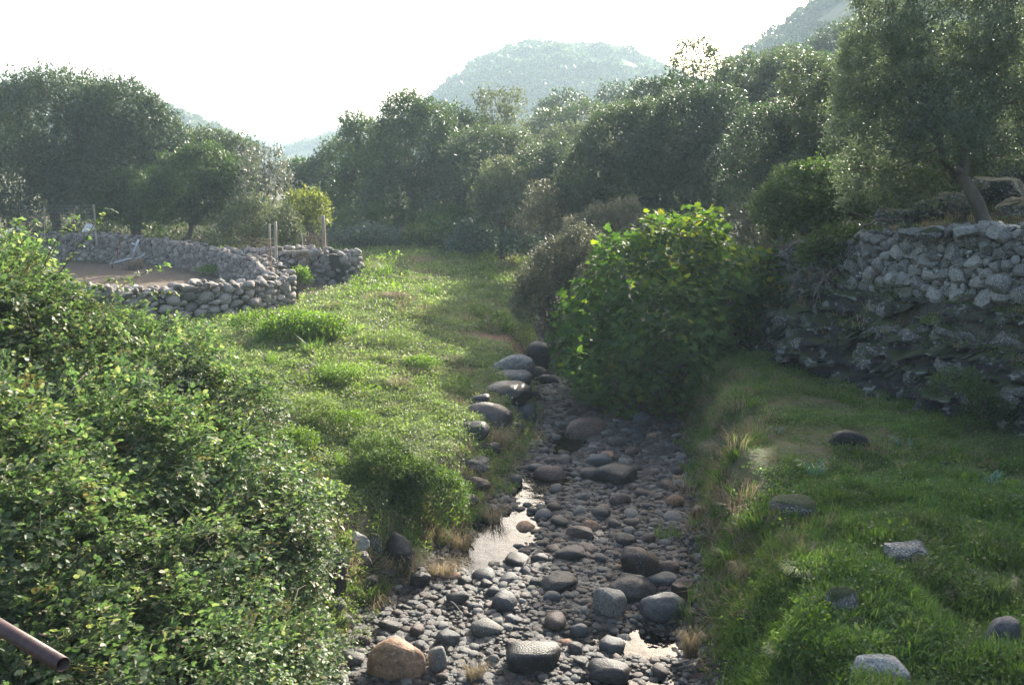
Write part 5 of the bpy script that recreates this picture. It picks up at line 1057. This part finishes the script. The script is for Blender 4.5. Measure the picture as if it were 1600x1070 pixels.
for i in kk:
    a = q_[i] + dq[i] * .02 - org; dr = np.cross(dq[i], rng.normal(0, 1, 3)); dr /= np.linalg.norm(dr); ln_ = rng.uniform(.25, .7)
    A = Acc(); A.add(*tube(wiggle(a, a + dr * ln_ + dq[i] * rng.uniform(.02, .16), 8, .012, rng, .06), np.linspace(.0055, .002, 8), 5)); link('cane', A.mesh('cane', M['redtwig'] if rng.random() < .55 else M['twig']), t)
# arching shoots that rise against the pen
sp = []; 
for (u0, v0, u1, v1, Yc) in [(60, 440, 118, 340, 9.2), (90, 430, 175, 330, 9.4), (120, 470, 205, 440, 9.6), (150, 480, 260, 420, 9.9), (200, 490, 275, 460, 9.9), (20, 420, 60, 350, 9.0), (10, 400, 30, 345, 9.3)]:
    a = at(u0, v0, Yc); b = at(u1, v1, Yc); Pw = wiggle(a, b, 9, .02, rng, .08); A = Acc(); A.add(*tube(Pw - org, np.linspace(.006, .002, 9), 4)); link('shoot', A.mesh('shoot', M['redtwig']), t)
    sp.append(Pw[2:])
sp = np.concatenate(sp); sp = np.repeat(sp, 2, 0) + rng.normal(0, .02, (len(sp) * 2, 3)); ax = rand_dirs(len(sp), rng)
V, Fc = scatter_tpl(np.repeat(sp, 3, 0), rand_dirs(len(sp) * 3, rng), rand_dirs(len(sp) * 3, rng) * .5 + np.array([0, 0, 1]), rng.uniform(.04, .06, len(sp) * 3), OVAL, OVALF)
stuff(link('shoot_leaves', mk_mesh('shoot_leaves', V - org, Fc, M['bramble'], False, {'rnd': np.repeat(rng.random(len(sp) * 3), 7)}), t))

# ------------------------------------------------------------------ small plants on the banks
def small_bush(name, lb, cat, u, v, w, h, mat, leaf=.035, n=9000, seed=0, dY=0, stems=True, upw=.4, tpl=LEAF4, flat=.5, **kw):
    p = hit(u, v + h * .5); s = ppm(p[1]); rng = np.random.default_rng(seed + 3); W_ = w / s / 2; H_ = h / s
    t = thing(name, lb, cat, (p[0], p[1] + W_ * .5, Hh(p[0], p[1] + W_ * .5)))
    L_ = [(rng.uniform(-.5, .5) * W_, rng.uniform(-.5, .5) * W_ * .8, H_ * rng.uniform(.2, .45), W_ * rng.uniform(.5, .7), W_ * rng.uniform(.45, .6), H_ * rng.uniform(.35, .55)) for _ in range(6)]
    link('foliage', foliage('foliage', L_, n, mat, rng, leaf, tpl, per=5, upw=upw, flat=flat, low=-.3, **kw), t)
    if stems:
        A = Acc()
        for _ in range(14):
            e = np.array([rng.uniform(-.8, .8) * W_, rng.uniform(-.6, .6) * W_, H_ * rng.uniform(.4, .8)]); A.add(*tube(wiggle((rng.normal(0, .05), rng.normal(0, .05), -.05), e, 4, .02, rng), [.008, .006, .004, .002], 4))
        link('stems', A.mesh('stems', M['redtwig']), t)
    return t
small_bush('green_bush', 'dark green bushy plant overhanging the left bank beside the dry grass', 'bush', 660, 795, 150, 110, M['lentisk'], .032, 15000, 1, flat=.3)
small_bush('green_bush', 'low green bush on the slope behind the overhanging one', 'bush', 585, 722, 130, 70, M['lentisk'], .032, 10000, 2, flat=.3)
small_bush('weed_clump', 'bright yellow green weed clump at the foot of the pen wall', 'weed', 445, 512, 190, 48, M['lush'], .06, 9000, 3, stems=False, upw=1.0)
small_bush('weed_clump', 'bright green weed clump right of the largest one by the pen wall', 'weed', 505, 515, 70, 34, M['lush'], .05, 3500, 4, stems=False, upw=1.0)
small_bush('weed_clump', 'green nettle clump in the gap of the pen gate', 'weed', 470, 438, 40, 30, M['lush'], .07, 1800, 5, stems=False, upw=1.0)
small_bush('weed_clump', 'green weed patch at the foot of the far pen wall', 'weed', 335, 427, 60, 14, M['lush'], .06, 1400, 6, stems=False, upw=1.0)
for i, (u, v, w, h, lb) in enumerate([(470, 640, 110, 44, 'sunlit leafy weed mound on the meadow beside the bramble'), (520, 660, 100, 40, 'second sunlit weed mound nearer the shadow edge'), (600, 535, 110, 24, 'low weed mound in the middle of the meadow'), (450, 690, 90, 40, 'weed mound at the lower edge of the sunlit meadow'),
                                      (380, 600, 90, 34, 'weed mound behind the bramble on the meadow'), (520, 590, 80, 24, 'green weed mound left of the dry grass patch'), (500, 780, 70, 30, 'weed clump at the right edge of the bramble above the bank wall'), (655, 570, 60, 18, 'small weed mound right of the meadow centre')]):
    small_bush('weed_mound', lb, 'weed', u, v, w, h, M['clover'] if i % 2 == 0 else M['lush'], .032, 3600, 20 + i, stems=False, upw=.8)
# moss and fern on the lower right rock
for i, (u, v, w, h, lb) in enumerate([(1555, 640, 90, 50, 'moss cushion at the foot of the rock step at the right edge'), (1500, 600, 80, 40, 'moss cushion on the rock step left of the right edge'), (1470, 505, 40, 14, 'yellow green moss on the pale boulder below the dry stone wall')]):
    Y_ = 12.1 if i < 2 else 14.2; p = at(u, v, Y_); s = ppm(Y_); t = thing('moss_cushion', lb, 'moss', p)
    stuff(link('moss', foliage('moss', [(0, .1, 0, w / s / 2, .25, h / s / 2), (w / s * .3, 0, -.1, w / s / 3, .2, h / s / 3)], 2600, M['oak'] if i < 2 else M['clover'], rng, .03, flat=.2), t))
# tufts of dry grass: things one can point at
def tuft(lb, u, v, w, h, mat='straw', n=260, seed=0, droop=1.0, name='dry_grass_tuft', cat='grass tuft', wid=.004):
    p = hit(u, v + h * .5); s = ppm(p[1]); rng = np.random.default_rng(seed); R = w / s / 2; H_ = h / s * 1.1
    t = bpy.data.objects.new(name, None); A = []; n_ = n
    th = rng.uniform(0, 6.28, n_); r = R * .45 * np.sqrt(rng.random(n_)); B0 = np.stack([r * np.cos(th), r * np.sin(th) * .7, -.03 + 0 * r], -1)
    a2 = th + rng.normal(0, .7, n_); ln = rng.uniform(.4, 1, n_); o = np.stack([np.cos(a2), np.sin(a2) * .7, 0 * th], -1) * (R * ln)[:, None]
    x = np.stack([-np.sin(a2), np.cos(a2), 0 * a2], -1) * wid; V = []
    for q, tt in enumerate((0, .33, .66, 1)):
        c = B0 + o * (tt ** 1.4) + np.array([0, 0, 1.0]) * (H_ * ln * (tt * 1.6 - tt * tt * .6 - droop * .5 * tt ** 2.5))[:, None]; ww = (1 - .75 * tt)
        V += [c - x * ww, c + x * ww]
    V = np.stack(V, 1).reshape(-1, 3); i = (np.arange(n_) * 8)[:, None, None]; Fc = (i + np.array([[0, 1, 3, 2], [2, 3, 5, 4], [4, 5, 7, 6]])[None]).reshape(-1, 4)
    me = mk_mesh('tuft', V, Fc, M[mat], False, {'rnd': np.repeat(rng.random(n_), 8)})
    return thing(name, lb, cat, p, 0, None, me)
TF = [('dry straw tuft hanging over the square blocks of the left bank', 620, 860, 120, 60, 'straw', 330), ('long dry straw heap at the water edge below the overhanging bush', 690, 870, 90, 60, 'straw', 300), ('dry straw drooping beside the bright pool', 720, 830, 60, 70, 'straw', 240),
      ('dry grey grass heap over the big boulder of the left bank', 770, 668, 90, 60, 'straw', 380), ('dry straw below the flat pale ledge', 770, 790, 60, 60, 'straw', 220), ('dry stalks standing left of the upper pool', 745, 770, 50, 40, 'straw', 160),
      ('pale straw tuft growing between the tan boulder and the pitted boulder', 742, 1030, 60, 70, 'straw', 160), ('tall dry straw hanging from the right bank beside the smooth blue boulder', 1078, 985, 50, 90, 'straw', 220),
      ('dry roots and straw hanging on the steep part of the right bank', 1168, 880, 60, 90, 'straw', 260), ('brown dry grass mound on the right bank near the fig', 1140, 690, 110, 60, 'brush', 420), ('pale dry tuft in the middle of the meadow', 683, 468, 28, 12, 'straw', 120),
      ('orange brown dry grass clump on the meadow left of centre', 618, 458, 48, 26, 'straw', 320), ('brown dry clump on the meadow behind the orange one', 655, 432, 40, 16, 'straw', 200), ('wide brown brushy mound at the far end of the meadow', 695, 404, 80, 16, 'brush', 420),
      ('dry grass mound at the far left end of the meadow', 580, 408, 50, 10, 'straw', 220), ('grey dry clump on the sunlit meadow near the bank', 620, 590, 60, 34, 'straw', 260), ('small dry clump near the left bank edge of the meadow', 700, 555, 50, 20, 'brush', 220),
      ('dry tuft in front of the small dry clump by the bank', 635, 600, 40, 20, 'straw', 160), ('pale straw tuft on the dry stone wall top left of the olive trunk', 1395, 352, 18, 22, 'straw', 60), ('straw tuft on the wall top under the olive trunk', 1520, 352, 30, 18, 'straw', 120), ('straw at the right end of the wall top', 1570, 350, 40, 18, 'straw', 140),
      ('long grass hanging down the mossy rock step', 1480, 580, 30, 60, 'straw', 90), ('pale grass tuft right of the long flat lichen stone', 1560, 900, 60, 70, 'tuftgreen', 200), ('green grass tuft at the bottom of the sunlit right bank', 1230, 1010, 80, 60, 'tuftgreen', 300), ('grass tuft left of the upright grey rock', 1255, 880, 80, 50, 'tuftgreen', 300),
      ('green grass tuft behind the long flat lichen stone', 1450, 830, 80, 30, 'tuftgreen', 300), ('green grass tuft above the hollow of the right bank', 1300, 850, 80, 40, 'tuftgreen', 300)]
for i, (lb, u, v, w, h, mt, n_) in enumerate(TF):
    tuft(lb, u, v, w, h, 'grass' if mt == 'tuftgreen' else mt, n_, 600 + i, name='grass_tuft' if mt == 'tuftgreen' else 'dry_grass_tuft', wid=.003 + .00022 * max(0, 14 if v < 480 else 0))
for i, (lb, u, v, w, h) in enumerate([('blue green asphodel with long curling leaves on the shaded turf', 1270, 722, 60, 44), ('faint asphodel clump near the rock step', 1412, 682, 44, 34), ('asphodel clump at the right edge of the shaded turf', 1548, 740, 50, 44), ('small asphodel clump near the fig side of the turf', 1215, 665, 30, 26)]):
    tuft(lb, u, v, w, h, 'asphodel', 26, 700 + i, .9, 'asphodel', 'plant', .011)
# dead branches under the bright shrub
rng = np.random.default_rng(81)
for i, (u0, v0, u1, v1, Yd, lb) in enumerate([(1330, 345, 1240, 440, 17.6, 'dead grey branch trailing down from the bright green shrub'), (1350, 365, 1270, 470, 17.2, 'lower dead branch hanging over the mossy rock step'), (1300, 370, 1215, 400, 18.4, 'short dead branch left of the other two'), (1395, 350, 1340, 360, 16.8, 'leaning dead branch by the wall top'), (1430, 312, 1375, 330, 17.2, 'pale broken limb lying under the great olive')]):
    a = at(u0, v0, Yd); b = at(u1, v1, Yd - .5); t = thing('dead_branch', lb, 'branch', a); A = Acc(); Pw = wiggle(a, b, 8, .06, rng, .1) - a; A.add(*tube(Pw, np.linspace(.035, .01, 8), 6))
    link('branch_stem', A.mesh('branch_stem', M['twig']), t)
    for q in range(9):
        s_ = Pw[int(rng.integers(1, 7))]; A = Acc(); A.add(*tube(wiggle(s_, s_ + (b - a) * .3 + rng.normal(0, .28, 3), 5, .04, rng), np.linspace(.012, .003, 5), 4)); link('twig', A.mesh('twig', M['twig']), t)
# a few fallen sticks
for i, (u0, v0, u1, v1, lb) in enumerate([(595, 832, 665, 828, 'thin straight stick lying across the dry grass of the left bank'), (700, 945, 725, 972, 'thin stick lying on the pebbles left of centre'), (812, 898, 845, 862, 'bent twig standing at the edge of the bright pool')]):
    a = hit(u0, v0); b = hit(u1, v1); a[2] += .05; b[2] += .05; A = Acc(); A.add(*tube(wiggle(a * 0, b - a, 6, .01, rng, .05), np.linspace(.009, .004, 6), 5)); thing('stick', lb, 'stick', a, 0, None, A.mesh('stick', M['twig']))

# ------------------------------------------------------------------ the stock pen's posts, wire, goat, pole
def post(lb, u, v0, v1, Yp, r, lean=0):
    a = at(u + lean, v1, Yp); b = at(u, v0, Yp); A = Acc(); P = wiggle((0, 0, -.3), b - a, 6, .006, rng); P[:, :] = np.linspace(np.array([0, 0, -.3]), b - a, 6) + np.random.default_rng(int(u)).normal(0, .006, (6, 3))
    A.add(*tube(P, np.linspace(r, r * .85, 6), 8)); return thing('fence_post', lb, 'post', a, 0, None, A.mesh('fence_post', M['post']))
post('left pale wooden post of the close pair on the pen wall', 421, 350, 404, 27.6, .035, 1)
post('right and thicker pale wooden post of the close pair on the pen wall', 430, 346, 404, 28.2, .055, 1)
post('tall pale wooden post on the short wall beyond the pen gate', 504, 336, 396, 29.2, .07, 4)
post('thin slanting stake under the yellowing tree', 471, 365, 392, 29.8, .025, 5)
post('thin leaning pole standing on the far pen wall', 146, 319, 372, 34.2, .04, 5)
post('thin grey pole of the wire fence at the far left', 69, 322, 372, 35.0, .03, 0)
def mesh_fence(lb, A0, A1, h, nw, nh, mat, r=.004, sag=.03, seed=0):
    rng = np.random.default_rng(seed); A0 = np.array(A0, float); A1 = np.array(A1, float); t = thing('wire_fence', lb, 'wire fence', A0); d = A1 - A0
    for q in range(nh + 1):
        A = Acc(); P = np.linspace((0, 0, 0), d, 8) + np.array([0, 0, h * q / nh]); P += rng.normal(0, sag * .4, P.shape); A.add(*tube(P, r, 3)); link('line_wire', A.mesh('line_wire', mat), t)
    A = Acc()
    for q in range(nw + 1):
        b = d * q / nw; A.add(*tube(np.linspace(b, b + np.array([rng.normal(0, .01), 0, h]), 3), r * .8, 3))
    stuff(link('stay_wires', A.mesh('stay_wires', mat), t)); return t
mesh_fence('grey wire mesh fence along the far side of the pen under the big olive', at(35, 372, 35.1), at(146, 372, 34.3), 1.25, 26, 9, M['wire'], .006, seed=1)
mesh_fence('rusty wire mesh sagging over the pen wall below the pair of posts', at(385, 404, 26.5), at(428, 408, 26.2), .62, 8, 6, M['rustwire'], .006, .08, 2)
mesh_fence('rusty wire panel hanging inside the right end of the pen wall', at(421, 436, 25.2), at(426, 436, 24.6), 1.1, 5, 9, M['rustwire'], .006, .05, 3)
mesh_fence('curled wire mesh tied to the tall post beyond the gate', at(476, 394, 29.5), at(512, 395, 29.0), .62, 9, 9, M['rustwire'], .006, .05, 4)
mesh_fence('thin wire mesh standing inside the pen in front of the far wall', at(150, 421, 33.0), at(340, 432, 31.0), .9, 30, 5, M['wire'], .004, .03, 5)
# gate: beam and boards
t = thing('pen_gate', 'low pen gate of old boards under a grey beam beside the short wall', 'gate', at(455, 445, 28.6))
o0 = at(455, 445, 28.6)
def board(name, p, q, w, th, mat, parent, org):
    p = np.array(p) - org; q = np.array(q) - org; d = q - p; l = np.linalg.norm(d); bm = bmesh.new(); bmesh.ops.create_cube(bm, size=1); bmesh.ops.scale(bm, vec=(w, l, th), verts=bm.verts)
    bmesh.ops.bevel(bm, geom=bm.edges[:], offset=min(w, th) * .15, segments=1, affect='EDGES'); me = bpy.data.meshes.new(name); bm.to_mesh(me); bm.free(); me.materials.append(mat)
    o = link(name, me, parent); o.location = Vector((p + q) / 2); o.rotation_mode = 'QUATERNION'; o.rotation_quaternion = Vector(d).to_track_quat('Y', 'Z'); return o
board('beam', at(445, 394, 28.5), at(482, 393, 28.5), .12, .09, M['post'], t, o0)
board('gate_post', at(481, 396, 28.5), at(481, 440, 28.5), .1, .08, M['wood'], t, o0)
for q in range(5): board('board', at(472 + q * .1, 402 + q * 8, 28.6), at(482, 402 + q * 8, 28.45), .10, .025, M['wood'], t, o0)
# pale forked pole leaning in the pen, with a small crate
Yp = 32.6; o0 = at(209, 412, Yp); t = thing('hand_pump', 'pale grey metal pump or pipe leaning over a wooden box inside the pen', 'pump', o0)
for nm, pp, r in (('pipe', [(207, 405), (210, 392), (214, 383), (216, 375)], .045), ('handle', [(211, 404), (220, 402), (226, 397)], .03), ('arm', [(208, 404), (196, 406), (172, 413)], .035), ('spout', [(212, 383), (206, 380)], .03)):
    A = Acc(); P = np.array([at(u, v, Yp) for u, v in pp]) - o0; A.add(*tube(P, r, 7)); link(nm, A.mesh(nm, M['greymetal']), t)
bx = link('box', box_mesh('box', (-.2, -.18, -.35), (.22, .18, .05), M['wood']), t); bx.location = (0, .1, .12)
for q in (-.22, .24):
    A = Acc(); A.add(*tube([(q, -.15, -.35), (q, -.15, .1)], .02, 5)); link('leg', A.mesh('leg', M['wood']), t)
# white canister behind the pen
o0 = at(138, 359, 36.5)
bm = bmesh.new(); bmesh.ops.create_cone(bm, segments=16, radius1=.16, radius2=.2, depth=.42, cap_ends=True); bmesh.ops.bevel(bm, geom=[e for e in bm.edges if abs(e.verts[0].co.z - e.verts[1].co.z) < .01], offset=.02, segments=2, affect='EDGES')
me = bpy.data.meshes.new('canister'); bm.to_mesh(me); bm.free(); me.materials.append(M['white'])
o = thing('white_canister', 'tipped white plastic bucket under the trees behind the pen wall', 'bucket', o0, 0, None, me); o.rotation_euler = (.3, .7, .4)
# goat at the left edge
def skin(name, J, E_, R_, mat, parent, sub=2):
    me = bpy.data.meshes.new(name); me.from_pydata(J, E_, []); me.materials.append(mat); o = link(name, me, parent)
    m = o.modifiers.new('skin', 'SKIN')
    for i, r in enumerate(R_): me.skin_vertices[0].data[i].radius = (r, r)
    me.skin_vertices[0].data[0].use_root = True
    o.modifiers.new('sub', 'SUBSURF').levels = sub; o.modifiers['sub'].render_levels = sub; return o
go_ = at(2, 369, 33.5); go_[2] = Hh(go_[0], 33.5) + .55
t = thing('goat', 'black and white goat standing at the left edge behind the bramble', 'goat', go_, .5)
J = [(-.35, 0, .55), (-.1, 0, .56), (.2, 0, .58), (.38, 0, .74), (.48, 0, .84), (.62, 0, .80), (.72, 0, .74),
     (.2, -.09, .42), (.22, -.1, .25), (.2, -.1, .02), (.2, .09, .42), (.23, .1, .25), (.22, .1, .02), (-.35, -.1, .4), (-.42, -.1, .25), (-.36, -.1, .02), (-.35, .1, .4), (-.41, .1, .25), (-.35, .1, .02), (-.48, 0, .62)]
E_ = [(0, 1), (1, 2), (2, 3), (3, 4), (4, 5), (5, 6), (2, 7), (7, 8), (8, 9), (2, 10), (10, 11), (11, 12), (0, 13), (13, 14), (14, 15), (0, 16), (16, 17), (17, 18), (0, 19)]
skin('goat_body', J, E_, [.14, .17, .14, .085, .075, .055, .035, .06, .03, .022, .06, .03, .022, .07, .032, .022, .07, .032, .022, .02], M['fur'], t)
for sy in (-1, 1):
    A = Acc(); A.add(*tube([(.47, .03 * sy, .9), (.42, .05 * sy, 1.0), (.33, .07 * sy, 1.03)], [.018, .013, .004], 6)); link('horn', A.mesh('horn', M['horn']), t)
    link('ear', mk_mesh('ear', [(.46, .06 * sy, .86), (.44, .17 * sy, .83), (.5, .15 * sy, .80), (.45, .1 * sy, .85)], [(0, 1, 2), (0, 3, 1), (3, 2, 1), (0, 2, 3)], M['furdark']), t)
    link('eye', rock_mesh('eye', 5, M['furdark'], 2, 0), t).matrix_local = Matrix.Translation((.55, .052 * sy, .85)) @ Matrix.Scale(.012, 4)
# rusty rail end in the near left corner
a = at(98, 1038, 2.35); b = at(-330, 780, 3.6); t = thing('railing_pipe', 'rusty brown open ended railing pipe poking in at the bottom left corner', 'pipe', a)
def hollow(P, r, ri, k=28):
    V, Fq = tube(P, r, k, cap=False); V2, F2 = tube(P, ri, k, cap=False); n = len(V); A = Acc(); A.add(V, Fq); A.add(V2, [tuple(reversed(f)) for f in F2]); e = [(j, n + j, n + (j + 1) % k, (j + 1) % k) for j in range(k)]
    A.F += e; return A
link('pipe_tube', hollow(np.linspace(b - a, b * 0, 6)[::-1], .0225, .0185).mesh('pipe_tube', M['rust']), t)
A = Acc(); A.add(*tube([(b - a) * .9, (b - a) * .9 + np.array([0, 0, -1.2])], .02, 12)); link('pipe_support', A.mesh('pipe_support', M['rust']), t)
